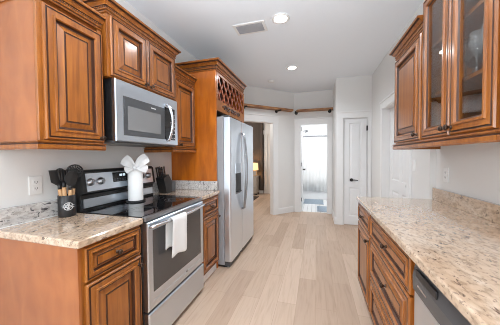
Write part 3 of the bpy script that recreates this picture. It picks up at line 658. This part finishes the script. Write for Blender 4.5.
# ------------------------------------------------------------------ right side base run
FB = 0.408
def base_right(y0, y1, label, kind, fy=None):
    t = thing('base_cabinet', (0.7, (y0 + y1) / 2, 0), label, 'cabinet')
    MB().box(FB + 0.02, XR - 0.003, y0 + 0.001, y1 - 0.001, 0.10, 0.874).build('carcass', WOOD, t)
    MB().box(FB, FB + 0.02, y0, y0 + 0.028, 0.10, 0.874, bev=0.002).box(FB, FB + 0.02, y1 - 0.028, y1, 0.10, 0.874, bev=0.002).box(FB, FB + 0.02, y0 + 0.028, y1 - 0.028, 0.10, 0.13).box(FB, FB + 0.02, y0 + 0.028, y1 - 0.028, 0.852, 0.874).build('face_frame', WOOD, t)
    MB().box(FB + 0.075, XR - 0.003, y0 + 0.001, y1 - 0.001, 0.001, 0.10).build('toe_kick', KICK, t)
    a, b = y0 + 0.012, y1 - 0.012
    if kind == 'door':
        d = door_x('drawer', FB, -1, a, b, 0.700, 0.864, t, DRWP, DRWM); knob((FB - 0.019, (a + b) / 2, 0.782), (-1, 0, 0), d)
        d = door_x('door', FB, -1, a, b, 0.115, 0.688, t); knob((FB - 0.021, a + 0.036, 0.645), (-1, 0, 0), d)
    else:
        for z0, z1 in ((0.700, 0.864), (0.415, 0.688), (0.115, 0.403)):
            d = door_x('drawer', FB, -1, a, b, z0, z1, t, DRWP if z1 > 0.7 else DOORP, DRWM); knob((FB - 0.020, (a + b) / 2 - 0.03, (z0 + z1) / 2), (-1, 0, 0), d)
    return t
base_right(1.862, 2.372, 'wooden base cabinet with drawer over door at far end of right counter', 'door')
base_right(1.108, 1.860, 'wide wooden three-drawer base cabinet beside the dishwasher', 'drawers')
base_right(-0.62, 0.478, 'wooden base cabinet near the viewer past the dishwasher', 'door')
tag(MB().box(0.373, XR - 0.0015, -0.66, YS - 0.004, 0.876, 0.914, bev=0.008, seg=3).build('countertop', GRAN), 'long tan speckled granite countertop along the right wall', 'countertop')
tag(MB().box(XR - 0.028, XR - 0.001, -0.66, YS - 0.006, 0.9145, 1.018, bev=0.003).build('backsplash', GRAN), 'tan granite backsplash strip along the right wall', 'backsplash')
dw = thing('dishwasher', (0.7, 0.79, 0), 'stainless dishwasher with dark control strip under the right counter', 'dishwasher')
D0, D1 = 0.484, 1.100
MB().box(FB + 0.03, XR - 0.02, D0 + 0.004, D1 - 0.004, 0.03, 0.868).box(FB + 0.07, XR - 0.02, D0 + 0.02, D1 - 0.02, 0.001, 0.03).build('body', BLACKP, dw)
MB().rings((FB + 0.03, D0 + 0.003, 0.11), (0, 1, 0), (0, 0, 1), (-1, 0, 0), D1 - D0 - 0.006, 0.632, [(0, 0), (0, 0.034), (0.006, 0.04), (0.02, 0.041)], [0, 0, 0], 0).build('door_panel', DWSTEEL, dw)
cs = MB().extrude_poly([(FB + 0.03, D0 + 0.003, 0.744), (FB - 0.014, D0 + 0.003, 0.744), (FB - 0.016, D0 + 0.003, 0.80), (FB - 0.004, D0 + 0.003, 0.866), (FB + 0.03, D0 + 0.003, 0.866)], (0, D1 - D0 - 0.006, 0)).build('control_strip', DGREY, dw)
MB().box(FB - 0.0175, FB - 0.010, D1 - 0.20, D1 - 0.035, 0.812, 0.842, bev=0.003).build('handle_recess', BLACKP, cs)
ll = MB()
for i in range(9): ll.box(FB - 0.0172, FB - 0.0155, D1 - 0.052 - i * 0.009, D1 - 0.0585 - i * 0.009, 0.776, 0.785)
ll.build('logo', CHROME, cs)
MB().box(FB + 0.05, FB + 0.06, D0 + 0.003, D1 - 0.003, 0.01, 0.105).build('kick_plate', BLACKP, dw)

# ------------------------------------------------------------------ right wall cabinets
FW = 0.681
def upper_right(y0, y1, z0, z1, label, doors, glassy, crown_path, zc):
    t = thing('wall_cabinet', (0.85, (y0 + y1) / 2, z0), label, 'cabinet')
    if glassy:
        c = MB().box(FW + 0.02, XR - 0.002, y0, y0 + 0.016, z0, z1).box(FW + 0.02, XR - 0.002, y1 - 0.016, y1, z0, z1).box(FW + 0.02, XR - 0.002, y0 + 0.016, y1 - 0.016, z0, z0 + 0.018).box(FW + 0.02, XR - 0.002, y0 + 0.016, y1 - 0.016, z1 - 0.018, z1).box(XR - 0.01, XR - 0.002, y0 + 0.016, y1 - 0.016, z0 + 0.018, z1 - 0.018, 1)
        c.build('carcass', [WOOD, CABIN], t)
        for zs in SHELVES: MB().box(FW + 0.03, XR - 0.011, y0 + 0.017, y1 - 0.017, zs - 0.018, zs).build('shelf', WOOD, t)
    else:
        MB().box(FW + 0.02, XR - 0.002, y0, y1, z0, z1).build('carcass', WOOD, t)
    f = MB().box(FW, FW + 0.02, y0, y0 + 0.03, z0, z1, bev=0.002).box(FW, FW + 0.02, y1 - 0.03, y1, z0, z1, bev=0.002).box(FW, FW + 0.02, y0 + 0.03, y1 - 0.03, z0, z0 + 0.035).box(FW, FW + 0.02, y0 + 0.03, y1 - 0.03, z1 - 0.05, z1)
    if glassy: f.box(FW, FW + 0.02, (y0 + y1) / 2 - 0.02, (y0 + y1) / 2 + 0.02, z0 + 0.035, z1 - 0.05)
    f.build('face_frame', WOOD, t)
    for (a, b, c, d, ky) in doors:
        if glassy:
            prof = DOORP[:10] + [(0.061, 0.019), (0.068, 0.012), (0.068, 0.0)]
            o = MB().rings((FW, a, c), (0, 1, 0), (0, 0, 1), (-1, 0, 0), b - a, d - c, prof, DOORM[:9] + [0, 1, 0], hole=True).build('door', W3, t)
            MB().box(FW - 0.010, FW - 0.007, a + 0.0675, b - 0.0675, c + 0.0675, d - 0.0675).build('glass_pane', PANE, o)
        else: o = door_x('door', FW, -1, a, b, c, d, t)
        knob((FW - 0.021, ky, c + 0.038), (-1, 0, 0), o, 1.05)
    crown(t, crown_path, zc, -1, sc=0.75)
    light_rail(t, [(XR - 0.003, y1), (FW, y1), (FW, y0)] if not glassy and y1 > 2 else [(FW, y1), (FW, y0)], z0 - 0.001, -1) if False else light_rail(t, [(FW, y0), (FW, y1)] + ([(XR - 0.003, y1)] if y1 > 2 else []), z0 - 0.001, -1)
    return t
SHELVES = [1.69, 2.0]
upper_right(1.758, 2.300, 1.400, 2.16, 'wooden wall cabinet with solid door at far end of right wall', [(1.775, 2.284, 1.408, 2.112, 1.812)], False, [(FW, 1.758), (FW, 2.300), (XR - 0.002, 2.300)], 2.135)
upper_right(1.098, 1.756, 1.400, 2.345, 'tall wooden wall cabinet with two glass doors showing stemware', [(1.428, 1.744, 1.408, 2.285, 1.452), (1.110, 1.424, 1.408, 2.285, 1.400)], True, [(XR - 0.002, 1.098), (FW, 1.098), (FW, 1.756), (XR - 0.002, 1.756)][1:], 2.32)
upper_right(0.55, 1.096, 1.400, 2.345, 'wooden wall cabinet nearest the viewer cut by right picture edge', [(0.565, 1.082, 1.408, 2.285, 0.60)], False, [(FW, 0.55), (FW, 1.096)], 2.32)

# stemware inside the glass cabinet
def stem(h=0.21, r=0.037):
    return MB().lathe((0, 0, 0), [(0.034, 0), (0.034, 0.003), (0.006, 0.008), (0.0045, 0.02), (0.0045, h * 0.42), (0.012, h * 0.46), (r * 0.85, h * 0.58), (r, h * 0.72), (r * 0.82, h), (r * 0.79, h), (r * 0.95, h * 0.72), (r * 0.8, h * 0.59), (0.004, h * 0.475), (0, h * 0.475)], 16)
gl = stem().build('wine_glass', STEMG)
spots = [(0.752, 1.385, ''), (0.752, 1.470, ''), (0.84, 1.49, ''), (0.84, 1.575, ''), (0.755, 1.30, '')]
for i, (x, y, _) in enumerate(spots):
    o = gl if i == 0 else gl.copy()
    if i: COL.objects.link(o)
    o.location = (x, y, 1.6905)
    tag(o, 'clear stemmed wine glass on the lowest raised shelf behind cabinet glass', 'wine glass', 'stemware in the glass cabinet')

# ------------------------------------------------------------------ ceiling fixtures
def can_light(x, y, label, power=CAN_POWER):
    t = thing('recessed_light', (x, y, CZ), label, 'ceiling light', 'recessed ceiling lights')
    MB().lathe((x, y, CZ), [(0.095, -0.0005), (0.095, -0.006), (0.085, -0.010), (0.070, -0.008), (0.066, -0.0005), (0.095, -0.0005)], 28).build('trim_ring', WHITEP, t)
    MB().lathe((x, y, CZ), [(0.0655, -0.0008), (0.0655, -0.005), (0.04, -0.012), (0.0, -0.014)], 24).build('diffuser', BULB, t)
    d = bpy.data.lights.new('recessed_glow', 'AREA'); d.shape = 'DISK'; d.size = 0.12; d.energy = power; d.color = CAN_COLOR; d.spread = math.radians(150)
    o = bpy.data.objects.new('recessed_glow', d); COL.objects.link(o); o.parent = t; o.location = (0, 0, -0.02)
can_light(-0.36, 2.43, 'round recessed ceiling light nearest the viewer, beside the vent', 11)
can_light(-0.38, 3.82, 'round recessed ceiling light further away, above the hallway end', 17)
for y, pw in ((0.95, 17), (-0.6, 9), (-2.0, 9)): can_light(-0.36, y, 'added round recessed fill light in the ceiling, out of view', pw)  # unseen ceiling lights added to even out the lighting
tag(MB().lathe((-0.834, 4.357, CZ), [(0.065, -0.0005), (0.065, -0.012), (0.058, -0.026), (0.03, -0.032), (0, -0.033)], 28).build('smoke_detector', WHITEP), 'small round white smoke detector on the ceiling before the far doorways', 'smoke detector')
v = thing('ceiling_vent', (-0.715, 2.51, CZ), 'rectangular grey ceiling air vent left of the recessed lights', 'vent')
MB().box(-0.895, -0.535, 2.405, 2.43, CZ - 0.008, CZ - 0.0005).box(-0.895, -0.535, 2.59, 2.615, CZ - 0.008, CZ - 0.0005).box(-0.895, -0.865, 2.43, 2.59, CZ - 0.008, CZ - 0.0005).box(-0.565, -0.535, 2.43, 2.59, CZ - 0.008, CZ - 0.0005).build('frame', WHITEP, v)
MB().box(-0.865, -0.565, 2.43, 2.59, CZ - 0.0015, CZ - 0.0005).build('duct_opening', DGREY, v)
for i in range(9):
    y = 2.437 + i * 0.0172
    MB().extrude_poly([(-0.865, y, CZ - 0.002), (-0.865, y + 0.002, CZ - 0.002), (-0.865, y + 0.012, CZ - 0.010), (-0.865, y + 0.010, CZ - 0.010)], (0.30, 0, 0)).build('slat', FSIDE, v)

# ------------------------------------------------------------------ wall plates
def plate(x, sx, y, z, label, kind):
    t = thing('wall_outlet' if kind == 'outlet' else 'light_switch', (x, y, z), label, 'outlet' if kind == 'outlet' else 'switch')
    a, b = (x + sx * 0.0008, x + sx * 0.007)
    MB().box(a, b, y - 0.036, y + 0.036, z - 0.058, z + 0.058, bev=0.003).build('cover_plate', WHITEP, t)
    if kind == 'outlet':
        for dz in (0.02, -0.02):
            rc = MB().box(b, b + sx * 0.002, y - 0.016, y + 0.016, z + dz - 0.014, z + dz + 0.014, bev=0.0008).build('receptacle', WHITEP, t)
            MB().box(b + sx * 0.0012, b + sx * 0.0026, y - 0.008, y - 0.005, z + dz - 0.004, z + dz + 0.007).box(b + sx * 0.0012, b + sx * 0.0026, y + 0.005, y + 0.008, z + dz - 0.004, z + dz + 0.007).box(b + sx * 0.0012, b + sx * 0.0026, y - 0.002, y + 0.002, z + dz - 0.011, z + dz - 0.007).build('slots', DGREY, rc)
    else:
        MB().box(b, b + sx * 0.004, y - 0.016, y + 0.016, z - 0.033, z + 0.033, bev=0.001).build('rocker', WHITEP, t)
plate(XL, 1, 0.992, 1.131, 'white duplex outlet on the left wall above the backsplash', 'outlet')
plate(XR, -1, 2.205, 1.143, 'white wall outlet under the right wall cabinets', 'outlet')
plate(XR2, -1, 2.70, 1.20, 'white light switch on the hallway wall beside the cased door', 'switch')

# ------------------------------------------------------------------ rustic rail on pipe brackets
def bracket(p, n, parent):
    p, n = Vector(p), Vector(n)
    b = MB().lathe(p, [(0.036, 0.001), (0.036, 0.010), (0.02, 0.013), (0.019, 0.028)], 16, axis=n)
    b.tube([p + n * 0.02, p + n * 0.155], 0.0135, 8).lathe(p + n * 0.15, [(0.0, -0.004), (0.018, 0), (0.018, 0.022), (0, 0.026)], 12, axis=n)
    return b.build('pipe_bracket', BLACKM, parent)
sz0, sz1 = 2.305, 2.343
s1 = thing('wood_shelf', (*ap(0.8), sz0), 'rustic wooden shelf on black pipe brackets over the angled doorway', 'shelf')
sh = MB(); sh.prism([ap(0.085, -0.003), ap(1.69, -0.003), ap(1.69, -0.15), ap(0.02 + 0.12, -0.15)], sz0, sz1); sh.build('board', SHELFWOOD, s1)
for q in (0.50, 1.325): bracket((*ap(q, 0), sz0 - 0.018), (-AN.x, -AN.y, 0), s1)
s2 = thing('wood_shelf', (-0.06, 5.29, sz0), 'rustic wooden shelf on black pipe brackets over the bathroom doorway', 'shelf')
MB().prism([(-0.455, 5.357), (0.35, 5.357), (0.35, 5.21), (-0.395, 5.21)], sz0, sz1).build('board', SHELFWOOD, s2)
for x in (-0.44, 0.29): bracket((x, 5.36, sz0 - 0.018), (0, -1, 0), s2)

# ------------------------------------------------------------------ bathroom contents
tubx0, tubx1, tuby0, tuby1 = -0.84, 0.89, 7.02, 7.78
tb_ = MB().box(tubx0, tubx1, tuby0, tuby0 + 0.07, 0.005, 0.46, bev=0.015).box(tubx0, tubx1, tuby1 - 0.06, tuby1, 0.005, 0.46, bev=0.015).box(tubx0, tubx0 + 0.08, tuby0 + 0.07, tuby1 - 0.06, 0.005, 0.46, bev=0.015).box(tubx1 - 0.08, tubx1, tuby0 + 0.07, tuby1 - 0.06, 0.005, 0.46, bev=0.015).box(tubx0 + 0.05, tubx1 - 0.05, tuby0 + 0.05, tuby1 - 0.05, 0.005, 0.08).build('bathtub', TUBW)
tag(tb_, 'white bathtub behind the shower curtain', 'bathtub')
cu = MB(); N = 120; rows = []
for j, z in enumerate((1.84, 1.65, 1.2, 0.7, 0.26)):
    rows.append([cu.bm.verts.new((-0.62 + 1.35 * k / N, 6.965 + (0.006 + 0.005 * j / 4) * math.sin(k * 0.72) + 0.004 * math.sin(k * 0.31 + j), z + (0.012 * math.sin(k * 0.36) if j == 4 else 0))) for k in range(N + 1)])
for a, b in zip(rows, rows[1:]):
    for k in range(N):
        f = cu.face([a[k], a[k + 1], b[k + 1], b[k]]); f.smooth = True
cuo = cu.build('shower_curtain', CLOTH); sm = cuo.modifiers.new('thick', 'SOLIDIFY'); sm.thickness = 0.002
tag(cuo, 'long white pleated shower curtain in the bathroom', 'curtain')
rod = thing('shower_rod', (0, 6.965, 1.875), 'grey metal shower curtain rod with hooks', 'curtain rod')
MB().tube([(-0.849, 6.965, 1.875), (0.899, 6.965, 1.875)], 0.014, 10).build('bar', STEELD, rod)
for i in range(13):
    x = -0.58 + i * 0.105
    MB().tube([(x + 0.022 * math.sin(a * 0.6), 6.965 + 0.001 * a, 1.867 + 0.026 * math.cos(a * 0.6)) for a in range(10)], 0.002, 5).build('hook', STEELD, rod)
sh_ = thing('shower_fixture', (-0.44, 7.3, 1.9), 'chrome shower arm and head above the curtain rod', 'shower')
MB().tube([(-0.845, 7.3, 1.90), (-0.62, 7.28, 1.96), (-0.44, 7.2, 2.03), (-0.32, 7.15, 2.07)], 0.011, 8).build('arm', STEELD, sh_)
MB().lathe((-0.30, 7.15, 2.085), [(0.012, 0), (0.02, 0.02), (0.05, 0.05), (0.05, 0.06), (0, 0.062)], 16, axis=(0.5, -0.2, -0.85)).build('head', STEELD, sh_)
def mat_(name, x0, x1, y0, y1, label):
    mb = MB(); n = 14
    mb.box(x0, x1, y0, y1, 0.0045, 0.018, bev=0.006)
    for i in range(n):
        y = y0 + 0.02 + (y1 - y0 - 0.04) * i / (n - 1); mb.tube([(x0 + 0.015, y, 0.019), (x1 - 0.015, y, 0.019)], 0.007, 6)
    return tag(mb.build(name, MATBLUE), label, 'bath mat')
mat_('bath_mat', -0.33, 0.20, 6.30, 6.92, 'blue-grey ribbed bath mat lying in front of the tub')
mat_('bath_mat', 0.02, 0.42, 5.48, 6.02, 'blue-grey bath mat just inside the bathroom doorway')

# ------------------------------------------------------------------ bedroom contents
ns = thing('nightstand', (-2.05, 7.4, 0), 'silver nightstand with drawers under the lit bedroom lamp', 'nightstand')
MB().box(-2.30, -1.90, 7.30, 7.66, 0.05, 0.62, bev=0.008).box(-2.32, -1.88, 7.28, 7.68, 0.62, 0.65, bev=0.006).build('body', MIRRORY, ns)
for z in (0.08, 0.26, 0.44):
    d = MB().rings((-2.285, 7.30, z), (1, 0, 0), (0, 0, 1), (0, -1, 0), 0.37, 0.165, [(0, 0), (0, 0.012), (0.02, 0.016), (0.03, 0.008)], [0, 0, 0], 0).build('drawer', MIRRORY, ns)
    MB().lathe((-2.10, 7.292, z + 0.08), [(0.006, 0), (0.006, 0.012), (0.014, 0.018), (0, 0.026)], 12, axis=(0, -1, 0)).build('knob', CHROME, d)
for x in (-2.28, -1.92):
    for y in (7.32, 7.64): MB().box(x - 0.02, x + 0.02, y - 0.02, y + 0.02, 0.001, 0.05).build('leg', BLACKP, ns)
lp = thing('table_lamp', (-2.02, 7.45, 0.651), 'lit table lamp with drum shade on the bedroom nightstand', 'lamp')
MB().lathe((-2.02, 7.45, 0.651), [(0.07, 0), (0.07, 0.015), (0.02, 0.03), (0.045, 0.07), (0.06, 0.11), (0.03, 0.155), (0.012, 0.17), (0.012, 0.23), (0, 0.23)], 20).build('base', MIRRORY, lp)
MB().lathe((-2.02, 7.45, 0.651), [(0.145, 0.18), (0.13, 0.42), (0.127, 0.42), (0.142, 0.18), (0.145, 0.18)], 28).build('lamp_shade', SHADE, lp)
pd = bpy.data.lights.new('lamp_bulb', 'POINT'); pd.energy = 9; pd.color = (1.0, 0.62, 0.3); pd.shadow_soft_size = 0.05
po = bpy.data.objects.new('lamp_bulb', pd); COL.objects.link(po); po.parent = lp; po.location = (0, 0, 0.30)
pf = thing('picture_frame', (-1.97, 7.32, 0.651), 'small gold picture frame standing on nightstand below lamp', 'picture frame')
MB().box(-2.06, -1.90, 7.315, 7.33, 0.651, 0.67).box(-2.06, -1.90, 7.315, 7.33, 0.80, 0.82).box(-2.06, -2.04, 7.315, 7.33, 0.67, 0.80).box(-1.92, -1.90, 7.315, 7.33, 0.67, 0.80).build('frame', BEECH, pf)
MB().box(-2.04, -1.92, 7.32, 7.328, 0.67, 0.80).build('picture', MIRRORY, pf)
tag(MB().box(-2.9, -1.75, 6.35, 7.05, 0.001, 0.014, bev=0.004).build('rug', RUGD), 'dark rug on the bedroom floor in front of nightstand', 'rug')
tag(MB().box(-1.86, -1.765, 7.63, 7.69, 0.12, 2.5, bev=0.008).build('curtain', BROWNW), 'dark brown curtain panel beside the bedroom lamp', 'curtain')
bd = MB().box(-1.73, -1.62, 7.698, 7.718, 0, 2.05).box(-1.76, -1.0, 7.69, 7.718, 2.05, 2.2); struct('trim_5', bd, TRIMW)

# ------------------------------------------------------------------ counter items, left
CT = 0.9145
cx, cy = -1.598, 1.108
ck = thing('utensil_crock', (cx, cy, CT), 'black cylindrical utensil crock with white cutlery emblem', 'utensil holder')
MB().lathe((cx, cy, CT), [(0.047, 0), (0.049, 0.004), (0.049, 0.138), (0.047, 0.141), (0.0445, 0.138), (0.0445, 0.012), (0, 0.012)], 32).build('pot', BLACKP, ck)
# emblem: oval ring, band and cutlery strokes wrapped on the side facing the aisle
em = MB(); ea = math.atan2(-0.9 * 0 - 0.45, 0.9)
def on_pot(a, z, d=0.0495): return (cx + d * math.cos(ea + a), cy + d * math.sin(ea + a), CT + z)
def arc(c0, r_a, r_z, t0, t1, n, w): em.tube([on_pot(r_a * math.cos(t0 + (t1 - t0) * k / n), c0 + r_z * math.sin(t0 + (t1 - t0) * k / n)) for k in range(n + 1)], w, 5)
arc(0.07, 0.52, 0.024, 0.35, math.pi - 0.35, 14, 0.0016); arc(0.07, 0.52, 0.024, math.pi + 0.35, 2 * math.pi - 0.35, 14, 0.0016)
em.tube([on_pot(-0.72 + 0.12 * k, 0.076) for k in range(13)], 0.0014, 5); em.tube([on_pot(-0.72 + 0.12 * k, 0.064) for k in range(13)], 0.0014, 5)
for k in range(7): em.tube([on_pot(-0.5 + 0.165 * k, 0.067), on_pot(-0.5 + 0.165 * k, 0.073)], 0.0017, 5)
for k in (-0.12, 0.0, 0.12): em.tube([on_pot(k, 0.079), on_pot(k, 0.090)], 0.0015, 5); em.tube([on_pot(k, 0.050), on_pot(k, 0.060)], 0.0015, 5)
em.build('emblem', WHITEP, ck)
# utensils: beech handles, black heads
def utensil(name, ang, lean, base_r, hl, head, label, turn=0.0):
    b = Vector((cx + 0.020 * math.cos(ang), cy + 0.020 * math.sin(ang), CT + 0.016))
    d = Vector((cx + 0.0325 * math.cos(ang), cy + 0.0325 * math.sin(ang), CT + 0.150)) - b
    d.normalize()
    e = thing(name, b, label, 'utensil', 'kitchen utensils in the black crock')
    MB().tube([b, b + d * 0.08, b + d * 0.14, b + d * hl], [0.008, 0.0105, 0.0118, 0.0115], 8).build('handle', BEECH, e)
    s0 = b + d * (hl - 0.004); s1_ = b + d * (hl + (0.075 if head == 'skimmer' else 0.03))
    fc = Vector((math.cos(ea + turn), math.sin(ea + turn), 0)); fc = (fc - d * fc.dot(d)).normalized(); sd = d.cross(fc)
    h = MB().tube([s0, s0 + (s1_ - s0) * 0.5, s1_], [0.0118, 0.011, 0.0105], 8)
    def plate_(outline, th, curve=0.0):
        a = [s1_ + sd * u + d * v + fc * (curve * (1 - (u / 0.04) ** 2) - th / 2) for u, v in outline]
        h.extrude_poly(a, fc * th)
    if head == 'turner': plate_([(-0.012, -0.008), (0.012, -0.008), (0.040, 0.018), (0.043, 0.088), (-0.043, 0.096), (-0.040, 0.018)], 0.005)
    elif head == 'spoon': plate_([(0.033 * math.sin(2 * math.pi * k / 16), 0.040 - 0.050 * math.cos(2 * math.pi * k / 16)) for k in range(16)], 0.010, 0.004)
    elif head == 'ladle': h.lathe(s1_ + d * 0.02 - fc * 0.01, [(0.0, -0.028), (0.02, -0.024), (0.034, -0.008), (0.037, 0.008), (0.034, 0.008), (0.030, -0.006), (0.0, -0.022)], 16, axis=fc)
    elif head == 'skimmer':                        # disc pierced by rings of holes
        c = s1_ + d * 0.036; n = 20
        for r0, r1 in ((0.0, 0.009), (0.014, 0.022), (0.027, 0.034), (0.038, 0.048)):
            h.lathe(c, [(r0, -0.0025), (r1, -0.0025), (r1, 0.0025), (r0, 0.0025), (r0, -0.0025)], n, axis=fc)
        for k in range(8):
            an = math.pi * k / 8; q = (sd * math.cos(an) + d * math.sin(an)) * 0.042; h.tube([c - q, c + q], 0.003, 6)
    elif head == 'fork':
        for u in (-0.018, -0.006, 0.006, 0.018): h.tube([s1_, s1_ + sd * u + d * 0.02, s1_ + sd * u * 1.15 + d * 0.078], 0.0035, 6)
    elif head == 'whisk':
        for k in range(4):
            an = math.pi * k / 4; ax = sd * math.cos(an) + fc * math.sin(an)
            h.tube([s1_ + ax * 0.026 * math.sin(math.pi * q / 10) * (1 if q <= 5 else 1) * (1) + d * 0.08 * math.sin(math.pi / 2 * q / 10) for q in range(11)], 0.0018, 5)
            h.tube([s1_ - ax * 0.026 * math.sin(math.pi * q / 10) + d * 0.08 * math.sin(math.pi / 2 * q / 10) for q in range(11)], 0.0018, 5)
    h.build('head', BLACKP, e)
utensil('turner', ea - 1.45, 0, 0, 0.172, 'turner', 'black turner with beech handle, leftmost in the crock', 0.2)
utensil('slotted_spoon', ea + 1.45, 0, 0, 0.170, 'skimmer', 'black pierced skimmer with round head, rightmost in the crock', -0.1)
utensil('serving_spoon', ea + 0.45, 0, 0, 0.166, 'spoon', 'black serving spoon with beech handle at front of the crock', 0.1)
utensil('ladle', ea + 2.4, 0, 0, 0.215, 'ladle', 'black ladle at the back of the crock beside the skimmer', 0.0)
utensil('spaghetti_server', ea - 0.5, 0, 0, 0.186, 'fork', 'black pronged server with beech handle, next to the turner', 0.0)
utensil('serving_spoon', ea - 2.5, 0, 0, 0.185, 'spoon', 'black serving spoon at the back of the crock behind the turner', 0.0)

# paper towel roll with a mesh bow
px, py, pz = -1.512, 1.618, 0.9175
ph = thing('paper_towel_holder', (px, py, pz), 'black round paper towel holder standing on the cooktop', 'towel holder')
MB().lathe((px, py, pz), [(0.078, 0), (0.078, 0.008), (0.072, 0.012), (0, 0.0125)], 32).build('stand', BLACKP, ph)
rl = thing('paper_towel_roll', (px, py, pz + 0.014), 'white paper towel roll with big white mesh bow on the cooktop', 'paper towels')
MB().lathe((px, py, pz + 0.0135), [(0.021, 0), (0.059, 0), (0.060, 0.003), (0.060, 0.283), (0.058, 0.286), (0.021, 0.286), (0.021, 0)], 40).build('roll', PAPER, rl)
vd = Vector((0.67, -0.74, 0)).normalized(); sd_ = Vector((0.74, 0.67, 0)).normalized()   # towards the viewer; across
bw = MB(); kc = Vector((px, py, pz + 0.292)) + vd * 0.064
def petal(sgn, pts, widths, depth):
    """one puffed loop: a front and a back sheet running from the knot to a folded tip"""
    C = [kc + sd_ * sgn * a + Vector((0, 0, z)) for a, z in pts]; n = len(C); m = 9
    sheets = []
    for layer in (1, -1):
        rows = []
        for i, c in enumerate(C):
            d = (C[min(i + 1, n - 1)] - C[max(i - 1, 0)]).normalized(); ax = d.cross(vd).normalized()
            bulge = depth * math.sin(math.pi * i / (n - 1)) * layer; row = []
            for j in range(m):
                f = 2 * j / (m - 1) - 1
                row.append(bw.bm.verts.new(c + ax * widths[i] * f * 0.5 + vd * (bulge * (0.6 + 0.4 * math.cos(f * 1.5)) + 0.0045 * math.sin(f * 7 + i * 0.5) * (1 - i / n)) + d * (0.010 * (1 - f * f) if i == n - 1 else 0)))
            rows.append(row)
        sheets.append(rows)
    for rows in sheets:
        for a, b in zip(rows, rows[1:]):
            for j in range(m - 1): bw.face([a[j], a[j + 1], b[j + 1], b[j]]).smooth = True
    a, b = sheets[0][-1], sheets[1][-1]
    for j in range(m - 1): bw.face([a[j], a[j + 1], b[j + 1], b[j]]).smooth = True
petal(-1, [(0, 0), (0.022, 0.022), (0.044, 0.045), (0.064, 0.064), (0.082, 0.078)], [0.022, 0.058, 0.084, 0.094, 0.088], 0.028)
petal(1, [(0, 0), (0.022, 0.028), (0.046, 0.055), (0.070, 0.076), (0.092, 0.090)], [0.022, 0.060, 0.086, 0.092, 0.084], 0.028)
petal(-1, [(0, 0), (0.025, 0.000), (0.048, -0.006), (0.070, -0.014)], [0.020, 0.040, 0.055, 0.060], 0.010)
petal(1, [(0, 0), (0.030, 0.004), (0.060, 0.000), (0.090, -0.010)], [0.020, 0.045, 0.060, 0.066], 0.010)
bo = bw.build('bow', RIBBON, rl); sm = bo.modifiers.new('thick', 'SOLIDIFY'); sm.thickness = 0.003
sb = bo.modifiers.new('sub', 'SUBSURF'); sb.levels = 1; sb.render_levels = 2
MB().lathe(kc - Vector((0, 0, 0.018)), [(0, 0), (0.014, 0.004), (0.018, 0.018), (0.014, 0.032), (0, 0.036)], 14).build('bow_knot', RIBBON, rl)

# knife block
kb0 = Vector((-1.57, 2.095, CT))
kb_ = thing('knife_block', kb0, 'black slanted knife block full of knives beside the fridge panel', 'knife block')
bx, by = kb0.x, kb0.y
# slanted body leaning back to the wall: profile in Y-Z swept across X
MB().extrude_poly([(bx - 0.05, by - 0.03, CT + 0.0005), (bx - 0.05, by + 0.055, CT + 0.0005), (bx - 0.05, by + 0.05, CT + 0.13), (bx - 0.05, by + 0.0, CT + 0.20), (bx - 0.05, by - 0.085, CT + 0.165)], (0.10, 0, 0)).build('body', BLACKP, kb_)
MB().box(bx - 0.045, bx + 0.045, by + 0.06, by + 0.13, CT + 0.0005, CT + 0.12, bev=0.004).build('steak_knife_tier', DGREY, kb_)
kd = Vector((0, -0.22, 0.97)).normalized(); kn = 0
for i, (dx, f, L_) in enumerate(((-0.032, 0.15, 0.105), (-0.008, 0.15, 0.11), (0.018, 0.15, 0.10), (0.038, 0.2, 0.09), (-0.03, 0.6, 0.09), (-0.004, 0.6, 0.085), (0.024, 0.6, 0.09))):
    p = Vector((bx + dx, by - 0.085 + 0.085 * f, CT + 0.165 + 0.035 * f)) + kd * 0.006
    if f > 0.5: p = Vector((bx + dx, by - 0.025, CT + 0.192)) + kd * 0.006
    k_ = thing('kitchen_knife', p, 'black handled kitchen knife standing in the slanted knife block', 'knife', 'knives in the knife block')
    MB().tube([p, p + kd * 0.02, p + kd * L_ * 0.6, p + kd * L_], [0.008, 0.010, 0.009, 0.011], 8, flat=0.6).build('handle', BLACKP, k_)
    MB().lathe(p + kd * (L_ + 0.0005), [(0.008, 0), (0.008, 0.003), (0, 0.004)], 10, axis=kd).build('end_cap', CHROME, k_)
